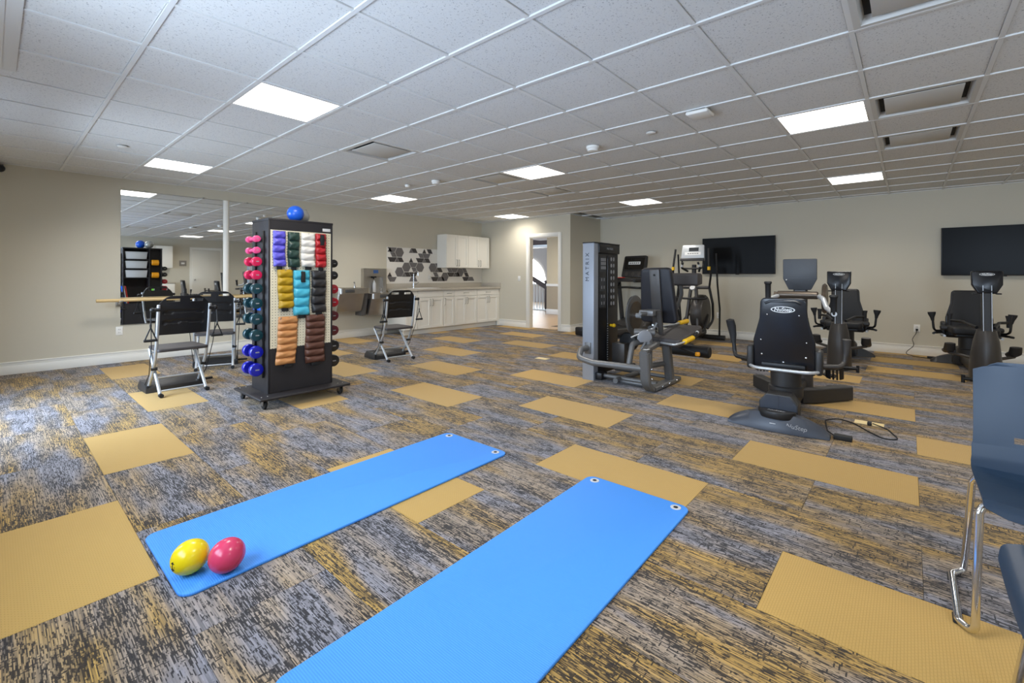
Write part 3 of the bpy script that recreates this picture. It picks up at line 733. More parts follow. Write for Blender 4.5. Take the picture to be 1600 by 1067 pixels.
def para(k, r, right, mt):           # parallelogram; k = left end of top side; bottom shifted right/left by one
    s_ = 1 if right else -1
    tile_poly([lat(k, r), lat(k+s_, r+1), lat(k+2+s_, r+1), lat(k+2, r)], mt)
G, D_ = 'tile_grey', 'tile_dark'
trap(0, 0, False, G); hexa(5, 1); para(1, 1, True, G); tri(0, 0, True, G); trap(0, 2, False, D_); tri(3, 2, True, G); para(4, 2, True, D_)
tri(9, 0, True, G); para(10, 0, True, D_); tri(15, 0, True, D_); para(17, 0, True, D_); para(13, 1, True, G); trap(15, 1, False, G)
trap(12, 2, False, D_); tri(15, 2, True, G); para(16, 2, True, D_); tri(9, 2, True, D_)
hexa(8, 4); trap(9, 3, False, G); para(10, 4, True, G); hexa(14, 4); hexa(5, 5); tri(6, 5, True, G); para(7, 5, True, D_); trap(9, 5, False, D_); trap(9, 6, True, G)
tri(0, 5, True, D_); trap(0, 6, False, G)
hexa(20, 4); tri(21, 4, True, G); para(22, 4, True, D_); para(20, 5, True, G); trap(19, 6, False, D_); trap(22, 6, True, G); hexa(26, 6)
para(27, 4, True, G); trap(29, 4, False, G); trap(27, 5, False, D_); tri(30, 5, True, G); para(31, 5, True, D_); hexa(34, 5); para(35, 4, True, G)
para(36, 5, True, D_); trap(35, 6, False, D_); trap(38, 6, True, G); trap(21, 3, False, G)
# drinking fountains
DF = thing('drinking_fountain', 'stainless double-bowl drinking fountain with bottle filler left of the kitchen', 'drinking fountain', (4.65, YMAX, 0))
def df(mb, n, mt='steel', p=DF): return mb.build(n, mt, p, w=True)
def bowl(x0, x1, zt, y0):
    mb = MB(); ro = smooth_outline([(x0, YMAX-.002), (x0, y0), (x1, y0), (x1, YMAX-.002)], [0, .07, .07, 0]); cx, cy = (x0+x1)/2, (y0+YMAX)/2
    ri = [((x-cx)*.86+cx, (y-cy)*.82+cy-.01) for x, y in ro]; rb = [((x-cx)*.55+cx, (y-cy)*.5+cy) for x, y in ro]; n = len(ro)
    V = [(x, y, zt-.10) for x, y in ro]+[(x, y, zt) for x, y in ro]+[(x, y, zt) for x, y in ri]+[(x, y, zt-.055) for x, y in rb]
    mb.add(V, [(a*n+i, a*n+(i+1) % n, (a+1)*n+(i+1) % n, (a+1)*n+i) for a in range(3) for i in range(n)]+[tuple(range(n))[::-1], tuple(3*n+i for i in range(n))])
    return mb
df(bowl(4.05, 4.66, .955, 7.56), 'bowl'); df(bowl(4.70, 5.22, .845, 7.56), 'bowl')
for x0, x1, zt, zb in ((4.10, 4.60, .855, .50), (4.75, 5.18, .745, .40)):
    out = [(7.68, zt), (7.80, zb+.02), (7.86, zb), (YMAX-.002, zb), (YMAX-.002, zt)]
    df(MB().prism(out, x1-x0, MX((x0, 0, 0), (0, 1, 0), (0, 0, 1)), .008), 'apron')
df(MB().prism([(7.74, .85), (7.84, .42), (YMAX-.002, .42), (YMAX-.002, .85)], .10, MX((4.62, 0, 0), (0, 1, 0), (0, 0, 1)), .006), 'junction_cover', 'grey_paint')
df(MB().box(4.15, 4.32, 7.535, 7.562, .875, .935, .006), 'push_bar', 'outlet_dark'); df(MB().box(4.86, 5.02, 7.535, 7.562, .765, .825, .006), 'push_bar', 'outlet_dark')
for x, z in ((4.52, .955), (5.10, .845)): df(MB().tube([(x, 7.90, z-.01), (x, 7.90, z+.07), (x-.03, 7.86, z+.10)], .014, 10, .03).cyl((x, 7.90, z-.01), (x, 7.90, z+.03), .024), 'bubbler', 'chrome')
fb = MB()
ro = rrect(4.74, 5.24, .83, 1.325, .02); ri = rrect(4.80, 5.17, .84, 1.17, .03); n_ = len(ro)
fb.add([(x, YMAX-.002, z) for x, z in ro]+[(x, YMAX-.10, z) for x, z in ro]+[(x, YMAX-.10, z) for x, z in ri]+[(x, YMAX-.03, z) for x, z in ri], [(a*n_+i, a*n_+(i+1) % n_, (a+1)*n_+(i+1) % n_, (a+1)*n_+i) for a in range(3) for i in range(n_)]+[tuple(range(n_))[::-1], tuple(3*n_+i for i in range(n_))])
df(fb, 'bottle_filler'); df(MB().box(4.95, 5.06, YMAX-.106, YMAX-.10, 1.23, 1.295, .003), 'display', 'led')
df(MB().box(4.94, 5.03, YMAX-.09, YMAX-.035, 1.14, 1.17, .006).cyl((4.985, YMAX-.06, 1.12), (4.985, YMAX-.06, 1.15), .014), 'nozzle', 'black_plastic')
df(MB().lathe([(.033, .0), (.033, .17), (.014, .21), (.014, .235)], (4.985, YMAX-.075, .855), n=16), 'bottle_emblem', 'bin_plastic')
# ================================================================== MATS AND BALLS
def exercise_mat(lab, x0, x1, y0, y1, rz, grom):
    cx, cy = (x0+x1)/2, (y0+y1)/2; t = thing('exercise_mat', lab, 'exercise mat', (cx, cy, 0), rz, 'blue exercise mats')
    a, b_ = (x1-x0)/2, (y1-y0)/2; out = rrect(-a, a, -b_, b_, .05, 6)
    # two grommet holes are cut by building the pad around small square gaps, covered by the rings
    MB().prism(out, .013, None, .0045, 3).build('pad', 'mat_blue', t)
    for gx, gy in grom:
        g = MB(); pr_ = [(.026, .0132), (.026, .0148), (.021, .0158), (.012, .0150), (.012, .0134)]
        g.lathe(pr_, (gx, gy, 0), n=24).build('grommet', 'bin_plastic', t); MB().cyl((gx, gy, .0152), (gx, gy, .0158), .0115, n=20).build('hole', 'rubber', t)
    return t
MATA = exercise_mat('blue ribbed exercise mat carrying the two small balls', .455, 2.275, 2.01, 2.615, R(.3), [(.86, .235), (.855, -.235)])
MATB = exercise_mat('blue ribbed exercise mat lying in the foreground without balls', .53, 2.35, .82, 1.41, R(1.0), [(.86, .235), (.86, -.235)])
def toning_ball(lab, mt, c, ang, print_):
    t = thing('toning_ball', lab, 'ball', (c[0], c[1], .013), ang, 'small weighted balls on the mat')
    r = .0625; MB().ball((0, 0, r), r*1.08, r, r, 32, 20).build('ball_skin', mt, t)
    if print_:
        k = MB()
        for i, (z, w) in enumerate(((.058, .022), (.07, .016), (.048, .016))):
            for q in range(1): k.box(-r*1.08*.985, -r*1.08*.94, -w/2, w/2, z+.0, z+.004)
        k.box(-r*1.08, -r*1.08*.96, -.002, .002, .044, .078)
        k.build('emblem', 'rubber', t)
    else: MB().lathe([(r*.9995, -.0015), (r*1.004, 0), (r*.9995, .0015)], (0, 0, r), 'x', 40).build('seam', mt, t)
    return t
toning_ball('glossy yellow egg-shaped ball with black print on the mat', 'ball_yellow', (.522, 2.150), R(20), True)
toning_ball('glossy dark pink egg-shaped ball beside the yellow one', 'ball_red', (.622, 2.052), R(25), False)
# ================================================================== WEIGHT RACK
RX0, RX1, RY0, RY1, RZ0, RZ1 = 1.65, 2.26, 4.375, 4.76, .115, 1.715
RK = thing('weight_rack', 'tall black rolling rack holding dumbbells and ankle weights', 'rack', ((RX0+RX1)/2, (RY0+RY1)/2, 0))
def rk(mb, n, mt='rack_black', p=RK): return mb.build(n, mt, p, w=True)
rk(MB().box(RX0-.12, RX1+.12, RY0-.15, RY1+.12, .088, .112, .010, seg=3), 'platform')
rk(MB().box(RX0, RX0+.018, RY0, RY1, RZ0-.002, RZ1-.02, .001), 'side_panel'); rk(MB().box(RX1-.018, RX1, RY0, RY1, RZ0-.002, RZ1-.02, .001), 'side_panel')
rk(MB().box(RX0-.003, RX1+.003, RY0-.003, RY1+.003, RZ1-.02, RZ1, .002), 'top_panel')
rk(MB().box(RX0+.018, RX1-.018, RY0+.006, RY0+.022, RZ0, RZ1-.02), 'front_panel')
rk(MB().box(RX0+.0185, RX1-.0185, RY0+.001, RY0+.0055, .52, 1.61), 'pegboard', 'pegboard')
rk(MB().box(RX0+.018, RX1-.018, RY0-.001, RY0+.0055, 1.61, RZ1-.02), 'header')
rk(MB().box(RX0+.018, RX1-.018, RY0-.001, RY0+.0055, RZ0, .52), 'lower_panel')
rk(MB().box(2.155, 2.235, RY0-.004, RY0-.001, 1.625, 1.655, .001), 'maker_plate', 'vent_metal')
rk(MB().box(2.05, 2.066, RY0+.023, RY1, RZ0, RZ1-.02), 'divider'); rk(MB().box(RX0+.018, 2.05, RY0+.15, RY0+.16, RZ0, 1.695), 'inner_back', 'rack_inner'); rk(MB().box(2.066, RX1-.018, RY1-.10, RY1-.085, RZ0, 1.695), 'inner_back', 'rack_inner')
for z in (1.48, 1.30, 1.12, .62): rk(MB().box(RX0+.018, 2.05, RY0+.16, RY1-.004, z, z+.014), 'shelf')
rk(MB().box(RX0+.018, 2.05, RY1-.02, RY1-.004, RZ0, .62), 'back_panel')
for sx, x in ((-1, RX0), (1, RX1)):
    rk(MB().box(*sorted((x+sx*.001, x+sx*.02)), 4.455, 4.47, .25, 1.60, .002).box(*sorted((x+sx*.001, x+sx*.02)), 4.64, 4.655, .25, 1.60, .002), 'dumbbell_rail', 'black_plastic')
for x, y in ((RX0-.055, RY0-.075), (RX1+.045, RY0-.075), (RX0-.055, RY1+.06), (RX1+.045, RY1+.06)):
    c = rk(MB().box(x-.035, x+.035, y-.035, y+.035, .084, .088).box(x-.022, x-.018, y-.02, y+.02, .035, .086, .001).box(x+.018, x+.022, y-.02, y+.02, .035, .086, .001), 'caster', 'nickel')
    MB().lathe([(.026, -.016), (.038, -.010), (.038, .010), (.026, .016)], (x, y+.01, .0385), 'x', 20).build('wheel', 'rubber', c, w=True)
    for dx in (-.025, .025): rk(MB().ball((x+dx, y, .1125), .006, None, .004, 8, 6), 'bolt', 'nickel')
# balls on top
for lab, mt, c, r in (('blue ball resting on top of the weight rack', 'ball_blue', (1.955, 4.52), .078), ('silver grey ball on the rack top behind the blue ball, seen in mirror', 'ball_silver', (2.07, 4.645), .074)):
    t = thing('exercise_ball', lab, 'ball', (*c, RZ1), 0, 'balls on the rack top'); MB().ball((0, 0, r), r, None, None, 28, 18).build('ball_skin', mt, t); MB().cyl((0, 0, 2*r-.002), (0, 0, 2*r+.001), .006, n=10).build('valve', 'bin_plastic', t)
# bins, rolls and boards on the mirror side
for z, w_ in ((1.494, 'top'), (1.314, 'middle'), (1.134, 'bottom')):
    t = thing('storage_bin', 'translucent grey bin on the %s shelf of the rack, seen in mirror' % w_, 'bin', (1.858, 4.65, z), 0, 'bins in the rack back')
    MB().prism([(-.155, 0), (.155, 0), (.17, .13), (-.17, .13)], .19, MX((0, .10, 0), (1, 0, 0), (0, 0, 1)), .006).build('tub', 'bin_plastic', t); MB().box(-.172, .172, -.09, .108, .13, .142, .004).build('rim', 'bin_plastic', t)
for z, mt, w_ in ((1.43, 'orange', 'upper orange'), (1.18, 'orange', 'lower orange'), (.86, 'green_band', 'green')):
    if mt not in MATS: mat(mt, hexc(120, 210, 60), .6)
    t = thing('band_roll', '%s roll of exercise band on the rack back, seen in mirror' % w_, 'roll', (2.15, 4.73, z), 0, 'band rolls on the rack back')
    MB().cyl((-.055, 0, 0), (.055, 0, 0), .055, n=20, bev=.004).build('roll', mt, t); MB().cyl((-.075, 0, 0), (.075, 0, 0), .008, n=8).build('spindle', 'nickel', t)
    MB().box(-.075, -.07, -.06, .01, -.008, .008).box(.07, .075, -.06, .01, -.008, .008).build('bracket', 'black_plastic', t)
for x, mt, w_ in ((1.69, 'ball_blue', 'blue'), (1.715, 'smoke_white', 'white'), (1.74, 'red_plastic', 'red')):
    t = thing('balance_pad', '%s flat board standing on the lower rack shelf, seen in mirror' % w_, 'board', (x, 4.64, .634), 0, 'boards on the lower rack shelf')
    MB().box(-.008, .008, -.09, .09, 0, .34, .004, M=Matrix.Rotation(R(-8), 4, 'Y')).build('pad', mt, t)
# dumbbells
def dumbbell(lab, col, c, r, group, L=.17):
    t = thing('dumbbell', lab, 'dumbbell', c, 0, group); mt = 'bell_'+col
    for s_ in (-1, 1):
        y = s_*L/2; p = [(r*.55, -.030), (r*.9, -.026), (r, -.014), (r, .014), (r*.9, .026), (r*.6, .030)]
        o = MB().lathe(p, (0, y, 0), 'y', 18).build('head', mt, t); MB().box(-r*.28, r*.28, *sorted((y+s_*.030, y+s_*.0306)), -r*.08, r*.10).build('weight_mark', 'grey_print', o)
    MB().lathe([(r*.42, -L/2), (.014, -L/2+.035), (.014, L/2-.035), (r*.42, L/2)], (0, 0, 0), 'y', 12).build('grip', mt, t)
    MB().box(.012, .012+.05, -.03, .03, -.020, -.015).build('cradle', 'black_plastic', t)
    return t
DL = [('pink', .031, 1.524, 'topmost light pink dumbbell on the mirror-left side of the rack'), ('pink', .031, 1.42, 'second light pink dumbbell from the top of the rack'), ('magenta', .043, 1.317, 'upper crimson dumbbell on the left rack side'), ('magenta', .044, 1.194, 'lower crimson dumbbell on the left rack side'),
      ('teal', .050, 1.07, 'first of four dark teal dumbbells from the top'), ('teal', .050, .935, 'second of four dark teal dumbbells from the top'), ('teal', .053, .792, 'third of four dark teal dumbbells from the top'), ('teal', .054, .644, 'lowest dark teal dumbbell on the left rack side'), ('blue', .058, .49, 'upper royal blue dumbbell near the rack bottom'), ('blue', .060, .33, 'lowest royal blue dumbbell near the rack bottom')]
for col, r, z, lab in DL: dumbbell(lab, col, (RX0-.062, 4.565, z), r, 'dumbbells on the left side of the rack')
DR = [('black', .042, 1.313, 'topmost black dumbbell on the right rack side'), ('black', .044, 1.191, 'second black dumbbell on the right rack side'), ('red', .048, 1.05, 'upper red dumbbell on the right rack side'), ('red', .050, .915, 'lower red dumbbell on the right rack side'), ('maroon', .052, .776, 'upper maroon dumbbell on the right rack side'), ('maroon', .054, .626, 'lower maroon dumbbell on the right rack side'), ('black', .060, .466, 'second lowest black dumbbell on the right rack side'), ('black', .062, .313, 'lowest black dumbbell on the right rack side')]
for col, r, z, lab in DR:
    t = dumbbell(lab, col, (RX1+.062, 4.565, z), r, 'dumbbells on the right side of the rack')
    for c_ in t.children:
        if c_.name.startswith('cradle'): c_.location.x = -.074
# ankle weights hung on the pegboard
def ankle(lab, col, x0, x1, z0, z1, n, tilt=0, strap=False, nob=1):
    w, hgt = x1-x0, z1-z0; t = thing('ankle_weight', lab, 'ankle weight', ((x0+x1)/2, RY0-.010, z1), 0, 'quilted weights on the pegboard')
    NU, NV = 10, n*8; V = []; th = .030
    for j in range(NV+1):
        s = j/NV; ph = (s*n) % 1.0; bul = abs(math.sin(math.pi*s*n))**.55
        for i in range(NU+1):
            u = i/NU; e = max(0, 1-abs(2*u-1)**5); wob = .006*math.sin(s*9+col.__len__())
            pin = 1-.035*(1-bul)
            V.append(((u-.5)*w*pin+wob*s+math.tan(tilt)*s*hgt, -.006-th*bul*e**.6*(.75+.25*s)-.003*math.sin(u*9+j), -s*hgt))
    F = [(j*(NU+1)+i, j*(NU+1)+i+1, (j+1)*(NU+1)+i+1, (j+1)*(NU+1)+i) for j in range(NV) for i in range(NU)]
    k = len(V); V += [(x, -.001, z) for x, y, z in V]
    F += [tuple(k+q for q in f[::-1]) for f in F]
    ring = [i for i in range(NU+1)]+[(j*(NU+1)+NU) for j in range(1, NV+1)]+[NV*(NU+1)+i for i in range(NU-1, -1, -1)]+[j*(NU+1) for j in range(NV-1, 0, -1)]
    F += [(ring[q], ring[(q+1) % len(ring)], k+ring[(q+1) % len(ring)], k+ring[q]) for q in range(len(ring))]
    MB().add(V, F).build('pouch', 'vinyl_'+col, t, smooth=60)
    for q in range(nob):
        xx = (q-(nob-1)/2)*w*.4
        MB().lathe([(.010, 0), (.010, -.003), (.006, -.004), (.006, -.001)], (xx, -.016, -.018), 'y', 14).build('grommet', 'nickel', t)
        MB().tube([(xx, .006, -.008), (xx, -.022, -.012), (xx, -.024, -.003)], .003, 6).build('hook', 'nickel', t)
    if strap: MB().box(-.018, .018, -.046, -.022, -.115, -.012, .004).build('strap', 'rubber', t)
    MB().box(-w*.22, w*.22, -.012, -.002, -hgt-.028, -hgt+.005, .003).build('strap_end', 'rubber', t)
ankle('purple quilted ankle weight at top left of the pegboard', 'purple', 1.685, 1.797, 1.272, 1.60, 5)
ankle('dark green quilted ankle weight on the pegboard top row', 'forest', 1.815, 1.925, 1.268, 1.597, 4)
ankle('cream quilted ankle weight on the pegboard top row', 'cream', 1.938, 2.075, 1.272, 1.598, 5)
ankle('red quilted ankle weight at top right with black strap', 'crimson', 2.077, 2.185, 1.268, 1.60, 5, 0, True)
ankle('mustard yellow quilted weight on the pegboard middle row', 'mustard', 1.722, 1.862, .885, 1.246, 5, R(2))
ankle('turquoise quilted weight with black strap on the middle row', 'cyan', 1.868, 2.025, .812, 1.240, 5, 0, True)
ankle('black quilted weight at right of the middle row', 'black', 2.040, 2.185, .828, 1.240, 5)
ankle('tan quilted weight, bottom left on the pegboard', 'tan', 1.735, 1.915, .365, .808, 7, R(-3), False, 3)
ankle('dark brown quilted weight, bottom right on the pegboard', 'brown', 1.985, 2.180, .345, .812, 7, R(-1), False, 3)
# ================================================================== EXERCISE CHAIRS
def resistance_chair(lab, loc, rz):
    t = thing('exercise_chair', lab, 'chair', loc, rz, 'folding exercise chairs with resistance cords')    # faces +y, rear feet at y=0
    HW = .215
    for s_ in (-1, 1):
        x = s_*HW
        MB().tube([(x, .0, .90), (x, .03, .70), (x, .07, .50), (x, .12, .36), (x, .25, .17), (x, .37, .03)], .0145, 12, .10).build('back_post', 'tube_silver', t)
        MB().tube([(x*.9, .42, .43), (x*.9, .02, .012)], .0145, 12).build('rear_leg', 'tube_silver', t)
        o = MB().cyl((x*.9, -.012, .022), (x*.9, .03, .022), .02, n=12).build('foot_cap', 'rubber', t)
        MB().cyl((x-s_*.03, .175, .26), (x+s_*.02, .175, .26), .016, n=12).build('pivot', 'black_plastic', t)
        MB().cyl((x-s_*.01, .0, .855), (x+s_*.05, .0, .855), .018, n=12).ball((x+s_*.05, 0, .855), .022, None, None, 12, 8).build('pulley_knob', 'black_plastic', t)
        # resistance cord with triangular handle
        hx = x+s_*.06
        MB().tube([(hx, 0, .84), (hx+s_*.004, -.01, .72)], .0045, 6).cyl((hx+s_*.004, -.01, .72), (hx+s_*.004, -.01, .69), .009, n=8).build('cord', 'outlet_dark' if s_ > 0 else 'rubber', t)
        MB().tube([(hx+s_*.004, -.01, .69), (hx-.045+s_*.004, -.01, .57)], .006, 6).tube([(hx+s_*.004, -.01, .69), (hx+.045+s_*.004, -.01, .57)], .006, 6).cyl((hx-.052+s_*.004, -.01, .565), (hx+.052+s_*.004, -.01, .565), .013, n=10).build('cord_handle', 'rubber', t)
        MB().tube([(hx, 0, .84), (hx-s_*.015, .05, .5), (x+s_*.03, .2, .2), (x+s_*.03, .38, .06)], .004, 6, .1).build('lower_cord', 'rubber', t)
        MB().box(x+s_*.02-.012, x+s_*.02+.012, .30, .42, .02, .075, .006).build('foot_bracket', 'black_plastic', t)
    MB().cyl((-HW*.9, .06, .055), (HW*.9, .06, .055), .009, n=10).build('cross_bar', 'tube_silver', t)
    MB().cyl((-HW, .27, .15), (HW, .27, .15), .009, n=10).build('cross_bar', 'tube_silver', t)
    MB().cyl((-HW*.92, .36, .40), (HW*.92, .36, .40), .009, n=10).build('cross_bar', 'tube_silver', t)
    # resistance box
    MB().prism([(.30, 0), (.62, 0), (.62, .05), (.55, .10), (.36, .10), (.30, .05)], .50, MX((-.25, 0, .0), (0, 1, 0), (0, 0, 1)), .008).build('resistance_box', 'bike_charcoal', t)
    MB().box(.25, .36, .36, .40, .04, .065, .01).build('pedal', 'rubber', t)
    # seat
    sq = smooth_outline([(-.215, .03), (.215, .03), (.20, .46), (-.20, .46)], [.03, .03, .06, .06])
    MB().prism(sq, .032, MX((0, 0, .435), (1, 0, 0), (0, 1, 0)), .010, 3).build('seat', 'seat_grey', t)
    # back panel with hand slots: rounded sheet, slots cut by building it from horizontal bands
    yt = lambda z: .085-(z-.58)*.20
    bk = MB(); NX, NZ = 44, 40; W2 = .225; Z0, Z1 = .60, .985
    def inside(x, z):
        zz = (z-Z0)/(Z1-Z0)
        if abs(x) > W2: return False
        topz = Z1-.105*max(0, (abs(x)-.10)/.125)**2.2
        if z > topz: return False
        if .925 < z < .950 and .045 < abs(x) < .155: return False
        return True
    V = {}; verts = []; faces = []
    def vid(i, k, b):
        q = (i, k, b)
        if q not in V:
            x = -W2+2*W2*i/NX; z = Z0+(Z1-Z0)*k/NZ; topz = Z1-.105*max(0, (abs(x)-.10)/.125)**2.2
            z = min(z, topz); cur = .03*(1-(x/W2)**2)
            g = 0
            for gz in (.72, .82):
                if abs(z-gz-.012*(1-(x/.16)**2)) < .016 and abs(x) < .165: g = .010
            V[q] = len(verts); verts.append((x, yt(z)-cur*.6+(g if b == 0 else .018), z))
        return V[q]
    cells = {(i, k) for i in range(NX) for k in range(NZ) if inside(-W2+2*W2*(i+.5)/NX, Z0+(Z1-Z0)*(k+.5)/NZ-.004)}
    for i, k in cells:
        a = [(i, k), (i+1, k), (i+1, k+1), (i, k+1)]
        faces.append([vid(*p, 0) for p in a]); faces.append([vid(*p, 1) for p in a][::-1])
        for (p, q, nb) in ((a[0], a[1], (i, k-1)), (a[1], a[2], (i+1, k)), (a[2], a[3], (i, k+1)), (a[3], a[0], (i-1, k))):
            if nb not in cells: faces.append([vid(*q, 0), vid(*p, 0), vid(*p, 1), vid(*q, 1)])
    bk.add(verts, faces).build('backrest', 'black_plastic', t, smooth=50)
    return t
resistance_chair('black-backed folding exercise chair nearest the camera in front of the mirrors', (1.275, 5.45, 0), R(2))
resistance_chair('folding exercise chair turned slightly, behind the front one at the mirrors', (1.835, 6.53, 0), R(-18))
resistance_chair('folding exercise chair standing alone in front of the fountains', (3.765, 5.33, 0), R(-5))
# ================================================================== RECUMBENT STEPPERS
def ellipse_badge(parent, M, w, hgt, size):
    el = lambda a, b_: [(a*math.cos(2*math.pi*i/32), b_*math.sin(2*math.pi*i/32)) for i in range(32)]
    o = MB().prism(el(w, hgt), .0012, M).build('badge', 'white_print', parent)
    MB().prism(el(w*.90, hgt*.76), .0010, M @ Matrix.Translation((0, 0, .0012))).build('badge_field', 'bike_shell', o)
    text('NuStep', size, 'white_print', o, M @ Matrix.Translation((0, 0, .0024)), depth=.0006, shear=.15, bold=.001)
    return o
def seat_outline(wb, wt, z0, z1):
    zc = z0+(z1-z0)*.42; zs = z0+(z1-z0)*.72
    return smooth_outline([(-wb, z0), (wb, z0), (wb, zc), (wt+.01, zs), (wt, z1), (-wt, z1), (-wt-.01, zs), (-wb, zc)], [.02, .02, .10, .12, .05, .05, .12, .10], 6)
def stepper(lab, loc, rz, front):
    """local x forward (the way the rider faces), origin on the floor under the rear foot"""
    t = thing('recumbent_stepper', lab, 'exercise machine', loc, rz, 'recumbent stepper machines')
    # --- rear foot: wide low arch
    ft = MB(); NY = 20; V = []; F = []
    for i in range(NY+1):
        y = -.345+.69*i/NY; u = abs(y)/.345; top = .028+.115*(1-u**2.0)**.8; xb, xf = -.075+.05*u**2, .10-.02*u**2
        V += [(xb, y, .004), (xb+.006, y, .02+.3*(top-.02)), (xb+.055, y, top), (xf-.03, y, top), (xf, y, .004)]
    for i in range(NY):
        for k in range(4): F.append((i*5+k, i*5+k+1, i*5+5+k+1, i*5+5+k))
        F.append((i*5+4, i*5, i*5+5, i*5+9))
    F += [tuple(range(5)), tuple(NY*5+k for k in range(5))]
    foot = ft.add(V, F).build('rear_foot', 'bike_blue_grey' if front else 'bike_charcoal', t, smooth=50)
    MB().box(-.0655, -.062, -.005, .035, .048, .066).build('service_label', 'white_print', foot)
    if front: text('NuStep', .045, 'grey_print', foot, MX((-.060, -.14, .062), (0, -1, -.05), (.28, 0, .9)), depth=.0004, shear=.2)
    cp = MB().prism([(-.13+.0, 0)]+[(.13*math.cos(a), .10*math.sin(a)) for a in [math.pi+math.pi*i/14 for i in range(15)]]+[(.13, 0)], .055, MX((.03, 0, .098), (0, -1, 0), (1, 0, 0)), .006).build('step_cap', 'black_plastic', t)
    text('NuStep', .04, 'grey_print', cp, MX((-.005, 0, .1535), (0, -1, 0), (1, 0, 0)), depth=.0004, shear=.2)
    # --- spine
    hexo = smooth_outline([(-.135, .02), (.135, .02), (.135, .19), (.085, .255), (-.085, .255), (-.135, .19)], .02)
    Mx = MX((.085, 0, 0), (0, -1, 0), (0, 0, 1))
    MB().prism(hexo, .16, MX((.245, 0, 0), (0, -1, 0), (0, 0, 1)), .004).build('spine_cover', 'bike_charcoal', t)
    MB().prism([(x*.93, .02+(z-.02)*.95) for x, z in hexo], .004, MX((.085, 0, .003), (0, -1, 0), (0, 0, 1))).box(.0785, .081, -.003, .003, .08, .25).build('spine_end', 'bike_blue_grey' if front else 'bike_charcoal', t)
    MB().box(.245, 1.42, -.075, .075, .05, .20, .02).build('rail_beam', 'black_plastic', t)
    # --- front feet
    for s_ in (-1, 1):
        if front: MB().strip([(.98, s_*.04, .075), (1.08, s_*.14, .075), (1.42, s_*.39, .075)], .10, .13, (0, 0, 1), bev=.008).build('front_foot', 'bike_charcoal', t)
        else: MB().cyl((1.53, s_*.03, .045), (1.53, s_*.20, .045), .02, n=10).cyl((1.53, s_*.20, .0), (1.53, s_*.20, .085), .017, n=10).build('front_foot', 'black_plastic', t)
    # --- seat post and carriage
    MB().lathe([(.13, .19), (.13, .26), (.115, .27), (.115, .44), (.15, .45)], (.46, 0, 0)).build('seat_post', 'bike_charcoal', t)
    MB().box(.30, .72, -.16, .16, .43, .47, .01).build('seat_carriage', 'black_plastic', t)
    MB().prism(smooth_outline([(.36, -.235), (.84, -.215), (.84, .215), (.36, .235)], .06), .085, MX((0, 0, .475), (1, 0, 0), (0, 1, 0)), .022, 3).build('seat_cushion', 'black_soft', t)
    # --- back shell and cushion, leaning back a little
    lean = MX((.375, 0, .42), (0, -1, 0), (-.10, 0, 1))
    so = seat_outline(.225, .165, -.03, .60)
    sh = MB().prism(so, .028, lean, .010, 3).build('back_shell', 'bike_shell', t)
    MB().prism([(x*.94, .01+z*.965) for x, z in so], .045, lean @ Matrix.Translation((0, 0, -.045)), .018, 3).build('back_cushion', 'black_soft', t)
    MB().strip([lean @ Vector((-.13, .555, .03)), lean @ Vector((-.09, .575, .034)), lean @ Vector((.09, .575, .034)), lean @ Vector((.13, .555, .03))], .02, .016, (-1, 0, 0), bev=.005).build('grab_lip', 'bike_shell', sh)
    ellipse_badge(sh, lean @ Matrix.Translation((0, .505, .0285)), .088, .027, .042)
    for sx, z in ((-.115, .46), (.115, .46), (-.16, .115), (.16, .115), (0, .06), (-.165, .24), (.165, .24)):
        p = lean @ Vector((sx, z, .028)); MB().ball(tuple(p), .011 if z < .2 else .008, None, None, 10, 6).build('bolt', 'chrome', sh)
    for s_ in (-1, 1):
        MB().box(.31, .42, *sorted((s_*.222, s_*.275)), .40, .60, .02, seg=3).build('seat_side_bracket', 'bike_charcoal', t)
        # side lever with paddle grip
        e_ = 0 if front else -.055
        MB().tube([(.36, s_*.25, .47), (.42, s_*(.38+e_), .475), (.47, s_*(.405+e_), .50), (.47, s_*(.415+e_), .62)], .017 if front else .013, 12, .05).build('side_lever', 'bike_grey' if front and s_ < 0 else 'black_plastic', t)
        MB().tube([(.40, s_*.25, .455), (.46, s_*.34, .45), (.56, s_*.36, .45)], .015, 10, .05).build('recline_lever', 'black_plastic', t)
        if front: MB().loft([(.47, s_*.415, .59), (.47, s_*.42, .66), (.46, s_*.43, .74), (.445, s_*.44, .795), (.44, s_*.44, .80)] if s_ > 0 else [(.47, s_*.415, .56), (.47, s_*.418, .60), (.465, s_*.42, .66), (.46, s_*.42, .69), (.46, s_*.42, .695)], [(.020, .020), (.030, .022), (.038, .024), (.036, .022), (.015, .01)] if s_ > 0 else [(.018, .018), (.024, .020), (.030, .022), (.032, .022), (.026, .016)], 14, up=(0, 1, 0)).build('side_grip', 'black_soft' if s_ > 0 else 'bike_grey', t)
        else: MB().loft([(.47, s_*.36, .61), (.47, s_*.365, .65), (.475, s_*.37, .70), (.475, s_*.372, .725)], [(.016, .016), (.022, .020), (.040, .026), (.042, .026)], 14, up=(0, 1, 0)).build('side_grip', 'black_soft', t)
    if not front: MB().box(.42, .56, -.29, .29, .495, .555, .02).build('arm_bar', 'black_plastic', t)
    # silver grab rail round the back of the seat
    MB().tube([(.62, .26, .43), (.36, .27, .43), (.245, .20, .425), (.245, -.20, .425), (.36, -.27, .43), (.62, -.26, .43)], .014, 12, .10, fn=8).build('grab_rail', 'tube_silver', t)
    # --- column and shroud
    fx = 1.50
